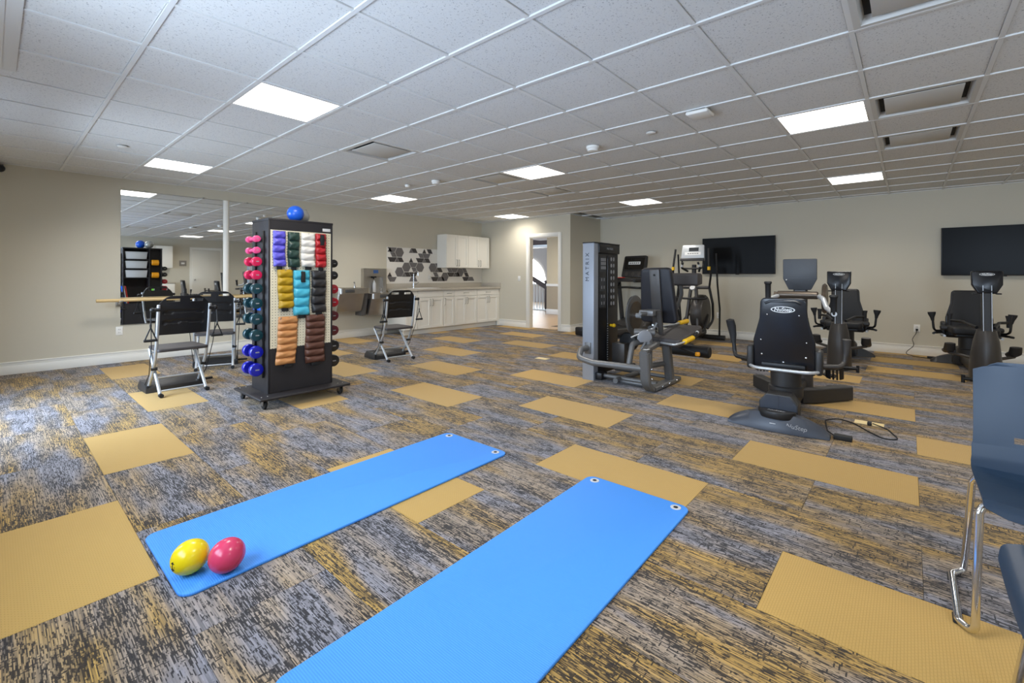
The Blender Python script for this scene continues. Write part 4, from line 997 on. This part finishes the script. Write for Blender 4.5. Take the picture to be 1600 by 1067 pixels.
    if front:
        MB().loft([(1.32, 0, .06), (1.33, 0, .35), (1.35, 0, .62), (1.37, 0, .78)], [(.17, .12), (.16, .115), (.13, .10), (.07, .07)], 20, up=(1, 0, 0)).build('shroud', 'bike_grey', t)
        MB().strip([(1.36, 0, .70), (1.40, 0, 1.10)], .12, .07, (1, 0, 0), bev=.015).build('console_mast', 'bike_grey', t)
        hub = MB().cyl((1.28, -.16, 1.01), (1.28, .19, 1.01), .038, n=18, bev=.008).cyl((1.28, .19, 1.01), (1.28, .22, 1.015), .026, n=14).build('arm_hub', 'bronze', t)
        MB().lathe([(.05, -.02), (.135, -.018), (.15, 0), (.135, .018), (.05, .02)], (1.32, -.21, .98), 'y', 32).build('drive_disc', 'bronze', t)
        MB().tube([(1.26, -.17, 1.0), (1.14, -.21, .985), (1.10, -.24, .90), (1.0, -.30, .86), (.92, -.31, .86)], .022, 12, .05).build('moving_arm', 'silver_paint', t)
        MB().tube([(1.26, .18, 1.0), (1.14, .22, .98), (1.06, .25, .97)], .020, 12, .05).build('moving_arm', 'silver_paint', t)
        for y, z, x in ((.235, .965, 1.06), (-.305, .85, .94)): MB().loft([(x, y, z), (x, y, z+.02), (x-.01, y, z+.15), (x-.012, y, z+.165), (x-.012, y, z+.18)], [.022, .024, .026, .036, .030], 14).build('hand_grip', 'black_soft', t)
        co = smooth_outline([(-.145, .105), (.145, .105), (.145, .29), (-.145, .29)] if 0 else [(-.095, 0), (.095, 0), (.145, .11), (.145, .31), (-.145, .31), (-.145, .11)], .012)
        Mc = MX((1.36, 0, 1.062), (0, -1, 0), (-.05, 0, 1))
        c = MB().prism(co, .035, Mc, .006).build('console', 'console_grey', t)
        MB().box(-.14, .14, .118, .121, .035, .0358, M=Mc).build('hinge_line', 'bike_shell', c); MB().ball(tuple(Mc @ Vector((-.115, .10, .036))), .006, None, None, 8, 6).build('latch', 'white_print', c)
    else:
        MB().loft([(1.36, 0, .02), (1.38, 0, .25), (1.42, 0, .48), (1.43, 0, .60)], [(.20, .135), (.19, .13), (.15, .105), (.08, .08)], 24, up=(1, 0, 0)).build('shroud', 'bike_grey', t)
        MB().strip([(1.46, 0, .55), (1.42, 0, 1.12)], .085, .075, (1, 0, 0), bev=.018).build('console_mast', 'bike_charcoal', t)
        for s_ in (-1, 1): MB().strip([(1.502, s_*.034, .57), (1.462, s_*.034, 1.10)], .006, .005, (1, 0, 0)).build('mast_trim', 'silver_paint', t)
        co = smooth_outline([(-.075, -.02), (.075, -.02), (.125, .08), (.128, .235), (-.128, .235), (-.125, .08)], .014)
        Mc = MX((1.47, 0, 1.03), (0, 1, 0), (-.10, 0, 1)); Mb = Mc @ Matrix.Translation((0, 0, -.005))
        c = MB().prism(co, .06, Mc @ Matrix.Translation((0, 0, -.06)), .014, 3).build('console', 'bike_shell', t)
        ellipse_badge(c, Mc @ Matrix.Translation((0, .195, .0005)), .062, .016, .028)
        for s_ in (-1, 1):
            MB().box(1.40, 1.46, *sorted((s_*.07, s_*.115)), 1.0, 1.015, .005).build('console_knob', 'black_plastic', t)
            MB().tube([(1.38, s_*.07, .62), (1.10, s_*.15, .66), (.98, s_*.25, .66)], .016, 10, .08).build('moving_arm', 'black_plastic', t)
            MB().loft([(.98, s_*.25, .60), (.98, s_*.25, .70), (.975, s_*.25, .74)], [.020, .022, .03], 12).build('hand_grip', 'black_soft', t)
    # pedals
    for s_ in (-1, 1):
        y = s_*.30 if front else s_*.27; px = 1.12 if front else 1.05
        Mp = MX((px, y, .24), (0, 1, 0), (-.35, 0, 1))
        if front:
            NB, V, F = 12, [], []
            for i in range(NB+1):
                a = R(200+140*i/NB)
                for k, z in enumerate((0, .12)): V += [tuple(Mp @ Vector((.075*math.cos(a), z, .06*math.sin(a)+.05))), tuple(Mp @ Vector((.067*math.cos(a), z, .052*math.sin(a)+.05)))]
            for i in range(NB):
                a = i*4
                if 3 <= i < 9 and i % 2: continue
                F += [(a, a+4, a+6, a+2), (a+1, a+3, a+7, a+5), (a, a+1, a+5, a+4), (a+2, a+6, a+7, a+3)]
                F += [(a, a+2, a+3, a+1), (a+4, a+5, a+7, a+6)]
            MB().add(V, F).build('pedal', 'black_plastic', t); MB().tube([(1.30, y*.35, .30), (px+.08, y*.8, .26), (px+.05, y, .26)], .02, 10, .05).build('pedal_arm', 'bike_grey', t)
        else:
            MB().loft([(px-.10, y, .30), (px-.06, y, .29), (px+.10, y, .33), (px+.14, y, .40)], [(.02, .04), (.035, .055), (.035, .055), (.015, .05)], 14, up=(0, 0, 1)).build('pedal', 'bike_charcoal', t)
            MB().tube([(1.30, s_*.10, .26), (px+.05, y, .28)], .018, 10).build('pedal_arm', 'bike_grey', t)
    return t
ST1 = stepper('large recumbent stepper seen from behind with black back shell and white oval badge', (4.02, .775, 0), R(2.2), True)
ST2 = stepper('recumbent stepper facing the camera, left of the two by the screen wall', (8.62, .715, 0), R(180+1.5), False)
ST3 = stepper('recumbent stepper facing the camera below the right hand television', (8.78, -.575, 0), R(180+3.4), False)
ST4 = stepper('recumbent stepper out of the frame at right, seen only in the mirror', (3.68, -1.35, 0), R(3), False)
# power cords
def cord(lab, pts, base, plug=None, block=None):
    t = thing('power_cord', lab, 'cord', base, 0)
    MB().tube(pts, .0045, 8, .08, fn=5).build('cable', 'rubber', t, w=True)
    if plug: MB().box(plug[0]-.035, plug[0]+.015, plug[1]-.014, plug[1]+.014, plug[2]-.012, plug[2]+.012, .005).build('plug', 'rubber', t, w=True)
    if block: MB().box(block[0]-.03, block[0]+.03, block[1]-.055, block[1]+.055, .002, .034, .006).build('adapter', 'rubber', t, w=True)
cord('black power cord looped on the carpet beside the near stepper', [(4.08, .40, .02), (4.25, .47, .006), (4.55, .52, .006), (4.68, .44, .006), (4.60, .33, .006), (4.42, .22, .006), (4.30, .13, .006), (4.36, .05, .006), (4.60, .12, .006), (4.64, .215, .02)], (4.4, .3, 0), (4.655, .235, .016), (4.10, .36, 0))
cord('black power cord hanging from the wall outlet to the carpet', [(9.28, -.096, .40), (9.25, -.09, .34), (9.24, -.04, .24), (9.24, -.07, .15), (9.20, .05, .02), (9.10, -.05, .006), (9.02, -.15, .006), (8.95, -.30, .012)], (9.2, -.1, 0), None, (9.0, -.26, 0))
t = thing('plug_cap', 'black plug in the wall outlet', 'plug', (9.285, -.096, .388)); MB().box(-.02, .006, -.014, .014, -.014, .014, .004).build('plug_body', 'rubber', t); MB().cyl((-.02, 0, -.004), (-.034, 0, -.010), .007, n=8).build('strain_relief', 'rubber', t)
for lab, x, y, a, b_ in (('small cream floor box set in the carpet near the tower', 5.215, 3.97, .045, .085), ('cream floor box in the carpet beside the looped cord', 4.70, .24, .04, .085)):
    t = thing('floor_box', lab, 'floor outlet', (x, y, 0)); MB().box(-a-.01, a+.01, -b_-.01, b_+.01, 0, .004, .001).build('frame', 'plate_cream', t); MB().box(-a, a, -b_, b_, .004, .006, .001).build('lid', 'plate_cream', t)
# ================================================================== LEG MACHINE
LG = thing('leg_machine', 'grey and black seated leg machine with weight tower and yellow handles', 'exercise machine', (4.8, 2.3, 0))
def lg(mb, n, mt='grey_paint', p=LG, **k): return mb.build(n, mt, p, w=True, **k)
TX0, TX1, TY0, TY1, TZ = 4.51, 5.10, 2.70, 2.85, 1.575
col_out = smooth_outline([(TX0, TY0), (TX0+.10, TY0), (TX0+.10, TY1), (TX0, TY1)], .008)
lg(MB().prism(col_out, TZ, MX((0, 0, 0), (1, 0, 0), (0, 1, 0)), .002), 'tower_column', 'tower_silver')
sh = lg(MB().box(TX0+.10, TX1, TY0+.012, TY1, .05, TZ-.005, .006), 'tower_shroud', 'tower_black')
lg(MB().box(TX0+.10, TX1, TY0-.012, TY0+.0115, TZ-.115, TZ-.004, .008), 'tower_header', 'tower_black')
lg(MB().box(TX0-.003, TX1+.004, TY0-.015, TY1+.004, TZ-.006, TZ+.008, .006), 'tower_cap', 'tower_black')
text('MATRIX', .036, 'grey_print', LG, MX((4.86, TY0-.0125, TZ-.06), (1, 0, 0), (0, 0, 1)), spacing=1.2, w=True)
text('MATRIX', .066, 'dark_print', LG, MX((TX0-.0005, 2.785, 1.295), (0, 0, 1), (0, 1, 0)), spacing=1.55, w=True)
for x0, x1 in ((4.64, 4.805), (4.87, 5.035)): lg(MB().box(x0, x1, TY0+.008, TY0+.012, .815, 1.43, .001), 'placard', 'bike_charcoal')
for z in (1.425, 1.20, .995): lg(MB().box(4.65, 4.795, TY0+.006, TY0+.008, z-.185 if z > 1.0 else z-.17, z-.02), 'placard_panel', 'console_grey')
rnd_ = random.Random(3)
for z in (1.385, 1.34, 1.29, 1.15, 1.06, .955, .875):
    for q in range(4 if z > 1.25 else 2):
        x = 4.68+q*.03 if z > 1.25 else 4.69+q*.055
        lg(MB().box(x, x+(.018 if z > 1.25 else .014), TY0+.0045, TY0+.006, z-.018, z+.018), 'diagram', 'grey_print')
for k in range(8):
    for x in (4.925, 4.985): lg(MB().prism([(.018*math.cos(a*.6283), .024*math.sin(a*.6283)) for a in range(10)], .0015, MX((x, TY0+.008, 1.395-k*.076), (1, 0, 0), (0, 0, 1))), 'muscle_chart', 'grey_print')
lg(MB().box(4.826, 4.848, TY0+.006, TY0+.012, .19, 1.44, .002), 'guide_slot', 'rubber'); lg(MB().cyl((4.837, TY0+.006, .62), (4.837, TY0+.006, 1.4), .005, n=8), 'guide_rod', 'bike_grey')
for k in range(16): lg(MB().box(4.829, 4.845, TY0+.002, TY0+.006, .20+k*.028, .207+k*.028), 'stack_mark', 'bin_plastic')
lg(MB().cyl((4.915, TY0+.012, .60), (4.915, TY0-.03, .60), .016, n=12).ball((4.915, TY0-.035, .60), .024, None, None, 14, 8), 'selector_knob', 'yellow')
for y in (2.745, 2.80): lg(MB().cyl((TX0-.002, y, .415), (TX0+.001, y, .415), .008, n=10), 'bolt', 'rubber')
# guard tube and low tubes
lg(MB().tube([(4.515, 2.775, .37), (4.40, 2.80, .36), (4.265, 2.74, .29), (4.25, 2.55, .262), (4.31, 2.0, .262)], .033, 16, .09, fn=8), 'guard_tube', 'grey_paint')
lg(MB().box(4.495, 4.512, 2.735, 2.81, .30, .43, .004), 'guard_plate', 'grey_paint')
lg(MB().tube([(4.62, 2.70, .055), (4.62, 2.0, .055)], .024, 12), 'low_tube', 'grey_paint')
lg(MB().box(4.55, 4.68, 2.62, 2.72, .01, .09, .01), 'low_bracket', 'tower_black')
lg(MB().tube([(5.05, 2.72, .055), (5.02, 2.0, .055)], .022, 12), 'low_tube', 'grey_paint')
# U frame: flat post bending into floor runner
lg(MB().strip([(4.28, 1.985, .425), (4.32, 1.985, .12), (4.42, 1.985, .036), (4.60, 1.985, .036), (5.13, 1.985, .036)], .10, .05, (0, 1, 0) if 0 else (-1, 0, .2), fil=.12, bev=.012), 'floor_frame', 'grey_paint')
lg(MB().strip([(4.262, 1.985, .418), (4.42, 2.03, .44), (4.72, 2.03, .475)], .075, .06, (0, 0, 1), fil=.05, bev=.014), 'top_beam', 'grey_paint')
lg(MB().box(4.30, 4.37, 1.96, 2.01, .4555, .4575), 'notice_label', 'white_print')
lg(MB().strip([(4.93, 1.985, .055), (4.83, 1.985, .46)], .085, .09, (1, 0, 0), bev=.015), 'seat_upright', 'grey_paint')
lg(MB().tube([(4.42, 2.22, .26), (4.50, 2.22, .47), (4.70, 2.12, .50)], .030, 14, .06), 'side_loop', 'grey_paint'); lg(MB().tube([(4.42, 2.22, .26), (4.47, 2.16, .225), (4.86, 2.02, .235)], .028, 14, .05), 'side_loop', 'grey_paint')
for x, z in ((4.62, .062), (4.80, .062), (5.00, .062)): lg(MB().ball((x, 1.935, z-.02), .010, None, None, 8, 6), 'bolt', 'chrome')
for z in (.16, .26): lg(MB().ball((4.36-(z-.12)*.1, 1.935, z), .010, None, None, 8, 6), 'bolt', 'chrome')
lg(MB().box(4.55, 4.70, 2.0, 2.40, .02, .05, .01), 'rear_foot_plate', 'grey_paint'); lg(MB().tube([(4.5, 2.42, .045), (5.2, 2.42, .045)], .03, 12), 'floor_runner', 'grey_paint')
# seat pad
seat_o = smooth_outline([(4.66, 1.77), (5.36, 1.77), (5.36, 2.11), (4.70, 2.11)], .05)
Ms = Matrix.Translation((0, 0, .495)) @ Matrix.Translation((4.99, 2.04, 0)) @ Matrix.Rotation(R(-8), 4, 'Y') @ Matrix.Translation((-4.99, -2.04, 0))
lg(MB().prism(seat_o, .085, Ms, .022, 3), 'seat_pad', 'seat_grey')
lg(MB().box(4.76, 5.20, 1.86, 2.04, .455, .468, .004), 'seat_plate', 'grey_paint')
# back pad: leaning, seen from behind
bp_o = smooth_outline([(-.205, 0), (.205, 0), (.165, .60), (-.165, .60)], [.05, .05, .06, .06])
Mb_ = MX((4.76, 2.045, .685), (0, -1, 0), (-.17, 0, 1))
lg(MB().prism(bp_o, .075, Mb_ @ Matrix.Translation((0, 0, -.075)), .018, 3), 'back_pad', 'navy_vinyl')
lg(MB().box(-.055, .055, -.02, .59, .001, .022, .004, M=Mb_), 'back_spine', 'bike_grey'); lg(MB().cyl(tuple(Mb_ @ Vector((0, .53, .020))), tuple(Mb_ @ Vector((0, .53, .0245))), .012, n=12), 'spine_bolt', 'rubber')
# back carriage, pivot hub
lg(MB().box(4.52, 4.74, 2.00, 2.16, .775, .835, .012), 'carriage', 'grey_paint'); lg(MB().cyl((4.42, 2.10, .80), (4.66, 2.06, .80), .022, n=16, bev=.005), 'carriage_tube', 'grey_paint')
lg(MB().strip([(4.60, 1.97, .83), (4.66, 1.97, .58)], .05, .03, (1, 0, 0), bev=.006), 'carriage_arm', 'bike_grey')
lg(MB().cyl((4.50, 2.20, .60), (4.58, 2.0, .60), .036, n=18, bev=.006), 'pivot_hub', 'grey_paint')
lg(MB().prism([(.085*math.cos(R(a)), .085*math.sin(R(a))-.02) for a in range(0, 181, 15)]+[(-.05, -.055), (.05, -.055)], .014, MX((4.40, 2.04, .575), (.85, -.5, 0), (0, 0, 1)), .002), 'pivot_plate', 'tower_silver')
lg(MB().cyl((4.56, 2.06, .20), (4.56, 2.06, .58), .035, n=14), 'pivot_post', 'grey_paint'); lg(MB().cyl((4.50, 2.12, .42), (4.62, 2.0, .70), .016, n=10), 'strut', 'grey_paint')
lg(MB().tube([(4.35, 2.16, .56), (4.68, 1.99, .67)], .009, 10), 'adjuster_rod', 'tube_silver')
# range-of-motion disc on the tower side
lg(MB().lathe([(.075, -.014), (.225, -.010), (.235, 0), (.225, .010), (.075, .014)], (4.93, 2.40, .735), 'y', 40), 'motion_disc', 'grey_paint'); lg(MB().lathe([(.10, -.018), (.165, -.018), (.165, .016), (.10, .016)], (4.93, 2.40, .735), 'y', 32), 'disc_ring', 'bronze')
lg(MB().lathe([(.15, -.006), (.155, .006)], (5.02, 2.47, .80), 'y', 30), 'cam_plate', 'bike_charcoal'); lg(MB().box(4.99, 5.05, 2.30, 2.34, .86, .90, .006), 'cam_pin', 'orange')
lg(MB().cyl((4.93, 2.44, .735), (4.93, 2.10, .735), .03, n=14), 'axle', 'silver_paint')
lg(MB().lathe([(.10, -.035), (.115, -.02), (.115, .02), (.10, .035)], (5.02, 2.52, .41), 'x', 24), 'pulley', 'black_plastic'); lg(MB().box(4.86, 5.04, 2.50, 2.66, .14, .40, .008), 'pulley_housing', 'bike_grey')
lg(MB().cyl((5.07, 2.48, .10), (5.07, 2.62, .10), .05, n=12), 'counterweight', 'rubber')
# handles, rollers
for y, s_ in ((1.80, -1), (2.28, 1)):
    if s_ < 0: pts = [(4.70, 2.0, .485), (4.52, 1.77, .50), (4.70, 1.75, .51), (4.97, 1.75, .53), (5.10, 1.75, .575)]
    else: pts = [(4.74, 2.10, .66), (4.90, 2.08, .635), (5.20, 2.05, .635), (5.34, 2.04, .64), (5.55, 2.02, .65)]
    lg(MB().tube(pts, .011, 10, .05), 'handle_bar', 'tube_silver'); a, b_ = Vector(pts[-2]), Vector(pts[-1])
    if s_ < 0: a, b_ = Vector((4.72, 1.75, .512)), Vector((4.97, 1.75, .53))
    lg(MB().cyl(tuple(a), tuple(b_), .027, n=14, bev=.006), 'handle_grip', 'yellow')
lg(MB().cyl((4.98, 1.75, .534), (5.09, 1.75, .572), .015, n=10), 'handle_end', 'rubber'); lg(MB().cyl((5.09, 1.75, .572), (5.11, 1.75, .579), .018, n=10), 'handle_cap', 'bin_plastic')
lg(MB().cyl((5.38, 2.14, .325), (5.38, 1.70, .325), .068, n=24, bev=.012), 'ankle_roller', 'black_soft')
lg(MB().tube([(5.38, 2.20, .325), (5.20, 2.24, .45), (4.98, 2.24, .60)], .028, 12, .05), 'roller_arm', 'grey_paint')
lg(MB().tube([(5.04, 1.94, .40), (5.16, 1.78, .33)], .010, 8), 'release_lever', 'black_plastic'); lg(MB().box(5.14, 5.18, 1.74, 1.79, .305, .35, .012), 'release_knob', 'orange')
up_o = smooth_outline([(-.085, -.075), (.085, -.055), (.085, .055), (.03, .075), (-.085, .075)], .03)
lg(MB().prism(up_o, .42, MX((5.34, 2.22, 1.155), (1, 0, 0), (0, 0, 1)), .014, 2), 'thigh_pad', 'seat_grey')
lg(MB().tube([(5.34, 2.02, 1.085), (5.36, 2.02, .98), (5.42, 2.10, .80), (5.28, 2.25, .68), (5.0, 2.30, .70)], .022, 12, .07), 'pad_arm', 'grey_paint')
# ================================================================== TREADMILL
TM = thing('treadmill', 'dark treadmill with tilted console in the corner behind the tower', 'treadmill', (7.62, 4.55, 0), R(-11))
def tm(mb, n, mt, p=TM): return mb.build(n, mt, p)
tm(MB().box(0, 1.25, -.27, .27, .11, .15, .01), 'running_belt', 'rubber')
for s_ in (-1, 1): tm(MB().box(-.02, 1.42, *sorted((s_*.27, s_*.40)), .07, .175, .02), 'side_rail', 'bike_grey'); tm(MB().box(-.10, .02, *sorted((s_*.20, s_*.42)), .02, .18, .025), 'end_cap', 'black_plastic'); tm(MB().cyl((.06, s_*.3, .0), (.06, s_*.3, .07), .03, n=12), 'foot', 'rubber')
tm(MB().prism([(1.05, .08), (1.52, .08), (1.54, .22), (1.42, .31), (1.12, .24)], .74, MX((0, .37, 0), (1, 0, 0), (0, 0, 1)), .03, 3), 'motor_hood', 'bike_grey')
for s_ in (-1, 1): tm(MB().box(1.25, 1.45, *sorted((s_*.30, s_*.40)), 0, .08, .01), 'foot', 'rubber')
for s_ in (-1, 1):
    tm(MB().strip([(1.36, s_*.40, .12), (1.22, s_*.40, 1.08)], .07, .10, (1, 0, 0), bev=.02), 'upright', 'bike_charcoal')
    tm(MB().tube([(1.24, s_*.38, 1.10), (.95, s_*.38, 1.10), (.72, s_*.38, 1.10)], .036, 14, .05), 'side_arm', 'black_plastic')
    tm(MB().tube([(1.20, s_*.36, 1.03), (1.08, s_*.33, .95), (.98, s_*.25, .95), (.98, 0, .96)], .022, 12, .07), 'hand_bar', 'black_plastic')
tm(MB().box(1.02, 1.30, -.40, .40, 1.07, 1.15, .02), 'arm_deck', 'bike_charcoal'); tm(MB().box(.98, 1.08, .12, .30, 1.15, 1.165, .006), 'stop_key', 'red_plastic')
Mc = MX((1.20, 0, 1.16), (0, -1, 0), (.22, 0, 1))
c = tm(MB().prism(smooth_outline([(-.30, 0), (.30, 0), (.28, .46), (-.28, .46)], .04), .06, Mc @ Matrix.Translation((0, 0, -.03)), .012, 2), 'console', 'black_plastic')
MB().box(-.24, .24, .17, .41, .030, .033, M=Mc).build('screen', 'screen_black', c); MB().box(-.15, .15, .27, .33, .033, .0345, M=Mc).build('readout_strip', 'bin_plastic', c)
for k in range(5): MB().box(-.12+k*.052, -.085+k*.052, .29, .31, .0345, .0352, M=Mc).build('readout_mark', 'dark_print', c)
MB().box(-.27, .27, .0, .13, .030, .04, .008, M=Mc).build('key_panel', 'bike_charcoal', c)
for k in range(3): MB().lathe([(.04, .040), (.04, .046)], (0, 0, 0), 'z', 16).build('dial', 'bike_grey', c).matrix_local = Mc @ Matrix.Translation((-.16+.16*k, .065, 0))
# ================================================================== ELLIPTICAL
EL = thing('elliptical_trainer', 'grey elliptical trainer with silver console in front of the left television', 'elliptical', (8.2, 2.93, 0), R(2))
def el(mb, n, mt, p=EL): return mb.build(n, mt, p)
el(MB().tube([(.62, .42, .06), (.62, -.42, .06)], .045, 14), 'front_stabiliser', 'bike_charcoal'); el(MB().tube([(-.75, .28, .05), (-.75, -.28, .05)], .04, 14), 'rear_stabiliser', 'bike_charcoal')
el(MB().box(-.75, .62, -.06, .06, .06, .14, .02), 'main_beam', 'bike_grey')
el(MB().lathe([(.10, -.11), (.30, -.10), (.335, -.05), (.335, .05), (.30, .10), (.10, .11)], (.38, -.06, .52), 'y', 36), 'flywheel_cover', 'bike_grey')
el(MB().box(.16, .58, -.12, .02, .10, .40, .04), 'drive_cover', 'bike_charcoal')
for s_ in (-1, 1): el(MB().strip([(.05, s_*.12, .14), (.17, s_*.045, 1.0)], .05, .07, (1, 0, 0), bev=.012), 'mast_leg', 'bike_grey')
el(MB().strip([(.17, 0, .96), (.20, 0, 1.40)], .07, .06, (1, 0, 0), bev=.015), 'mast', 'bike_charcoal'); el(MB().cyl((.17, -.26, .99), (.17, .26, .99), .03, n=16), 'pivot_axle', 'bike_grey'); el(MB().cyl((.13, 0, .97), (.10, 0, .99), .045, n=16), 'hub_cap', 'bin_plastic')
for s_ in (-1, 1):
    el(MB().tube([(.17, s_*.27, .99), (.05, s_*.33, 1.22), (.0, s_*.31, 1.36), (.06, s_*.29, 1.68)], .018, 12, .10), 'moving_handle', 'black_soft'); el(MB().cyl((.0, s_*.31, 1.30), (.0, s_*.31, 1.36), .026, n=12), 'handle_collar', 'yellow')
    el(MB().tube([(.17, s_*.27, .99), (.20, s_*.32, .70), (.30, s_*.30, .40), (.10, s_*.26, .27)], .022, 12, .12), 'swing_arm', 'black_plastic')
    el(MB().tube([(.15, s_*.10, 1.28), (.0, s_*.16, 1.34), (-.02, s_*.13, 1.44)], .018, 12, .05), 'fixed_grip', 'black_soft'); el(MB().cyl((.0, s_*.155, 1.36), (-.012, s_*.145, 1.40), .022, n=12), 'grip_sensor', 'bin_plastic')
    el(MB().tube([(.17, s_*.2, .84), (-.02, s_*.30, .80), (-.10, s_*.10, .80), (-.10, 0, .80)], .02, 12, .10), 'grab_loop', 'black_plastic')
    z = .22 if s_ < 0 else .30
    el(MB().prism(smooth_outline([(-.52, -.09), (-.10, -.09), (-.10, .09), (-.52, .09)], .04), .035, MX((0, s_*.22, z), (1, 0, 0), (0, 1, 0)), .01, 2), 'pedal', 'black_plastic'); el(MB().tube([(.44, s_*.17, .48), (.10, s_*.20, z+.02), (-.70, s_*.20, .12)], .025, 12, .1), 'pedal_link', 'bike_charcoal')
    el(MB().tube([(.56, s_*.34, .10), (.50, s_*.36, .60), (.42, s_*.34, 1.05), (.34, s_*.34, 1.60)], .016, 10, .2), 'outer_rail', 'black_plastic')
Mc = MX((.10, 0, 1.47), (0, -1, 0), (.22, 0, 1))
c = el(MB().prism(smooth_outline([(-.21, .0), (.21, .0), (.19, .29), (-.19, .29)], .025), .05, Mc @ Matrix.Translation((0, 0, -.03)), .01, 2), 'console', 'silver_paint')
MB().box(-.07, .10, .17, .24, .020, .0225, M=Mc).build('screen', 'lcd_grey', c); MB().box(-.14, .14, .10, .155, .020, .0225, M=Mc).build('readout_strip', 'white_print', c)
for k in range(5): MB().box(-.09+k*.04, -.06+k*.04, .122, .135, .0225, .0232, M=Mc).build('readout_mark', 'dark_print', c)
MB().box(-.21, .21, -.012, .04, .018, .05, .008, M=Mc).build('tray_lip', 'bike_charcoal', c)
el(MB().tube([(.12, .19, 1.46), (.06, .19, 1.33), (.06, -.19, 1.33), (.12, -.19, 1.46)], .016, 10, .06), 'console_rail', 'bike_charcoal')
# ================================================================== BLUE CHAIRS
def blue_chair(lab, loc, rz):
    t = thing('stacking_chair', lab, 'chair', loc, rz, 'blue plastic chairs at the right edge')          # faces +y, x across, origin floor centre
    W2 = .235; prof = []                                                                                 # shell profile (y, z) from front lip to top of back
    prof = [(.245, .415), (.235, .435), (.20, .447), (.10, .445), (-.02, .438), (-.12, .438), (-.175, .450), (-.212, .485), (-.232, .54), (-.2355, .555), (-.240, .578), (-.245, .60), (-.262, .68), (-.282, .76), (-.303, .84), (-.306, .855)]
    pts = fillet([(0, y, z) for y, z in prof], .05, 3); n = len(pts); NU = 16; V = []; F = []; dz = .006
    _, fr = frames(pts, (1, 0, 0))
    for b in (0, 1):
        for j, p in enumerate(pts):
            s = j/(n-1); w = W2*(1-.10*max(0, (.10-s)/.10)**2-.07*max(0, (s-.55)/.45)); nrm = fr[j][1]
            for i in range(NU+1):
                u = -1+2*i/NU; lift = .022*u*u*(1 if s < .5 else 1.2)
                rr = 1.0
                if s > .94: rr = 1-.10*((s-.94)/.06)**2*abs(u)
                if s < .06: rr = 1-.14*((.06-s)/.06)**2
                d = Vector((0, 1, 0))*lift if s > .5 else Vector((0, 0, 1))*lift*.6
                if s > .82: d = d-Vector((0, 0, 1))*(.040*((s-.82)/.18)*max(0, (abs(u)-.72)/.28)**2.2)
                V.append(Vector((u*w*rr, p.y, p.z))+d+(nrm*dz if b else Vector()))
    K = n*(NU+1); slot = set()
    for j in range(n-1):
        s = (j+.5)/(n-1); zc = (pts[j].z+pts[j+1].z)/2
        for i in range(NU):
            if .556 < zc < .577 and 4 <= i < 12: slot.add((j, i))
    for j in range(n-1):
        for i in range(NU):
            if (j, i) in slot: continue
            a = j*(NU+1)+i; F.append((a, a+1, a+NU+2, a+NU+1)); F.append((K+a, K+a+NU+1, K+a+NU+2, K+a+1))
            for (dj, di, e0, e1) in ((-1, 0, a, a+1), (1, 0, a+NU+1, a+NU+2), (0, -1, a, a+NU+1), (0, 1, a+1, a+NU+2)):
                jj, ii = j+dj, i+di
                if (jj, ii) in slot or not (0 <= jj < n-1) or not (0 <= ii < NU): F.append((e0, e1, K+e1, K+e0))
    o = MB().add(V, F).build('shell', 'blue_plastic', t, smooth=50)
    for s_ in (-1, 1):
        x = s_*.275
        MB().tube([(s_*.15, .15, .428), (s_*.225, .15, .428), (s_*.238, .16, .40), (s_*.252, .212, .014), (s_*.288, .165, .014), (s_*.288, -.165, .014), (s_*.252, -.208, .02), (s_*.25, -.205, .05), (s_*.232, -.15, .40), (s_*.22, -.14, .428), (s_*.15, -.14, .428)], .0115, 12, .03, fn=5).build('leg_frame', 'chrome', t)
        for y in (.14, -.15): MB().box(s_*.288-.014, s_*.288+.014, y-.03, y+.03, 0, .010, .004).build('glide', 'rubber', t)
    MB().cyl((-.17, .15, .428), (.17, .15, .428), .010, n=10).build('cross_bar', 'chrome', t); MB().cyl((-.17, -.14, .428), (.17, -.14, .428), .010, n=10).build('cross_bar', 'chrome', t)
    return t
blue_chair('blue plastic chair with chrome sled legs cut by the right edge', (2.36, -.42, 0), R(90))
blue_chair('blue plastic chair at lower right edge showing only its seat corner', (1.62, -.435, 0), 0)
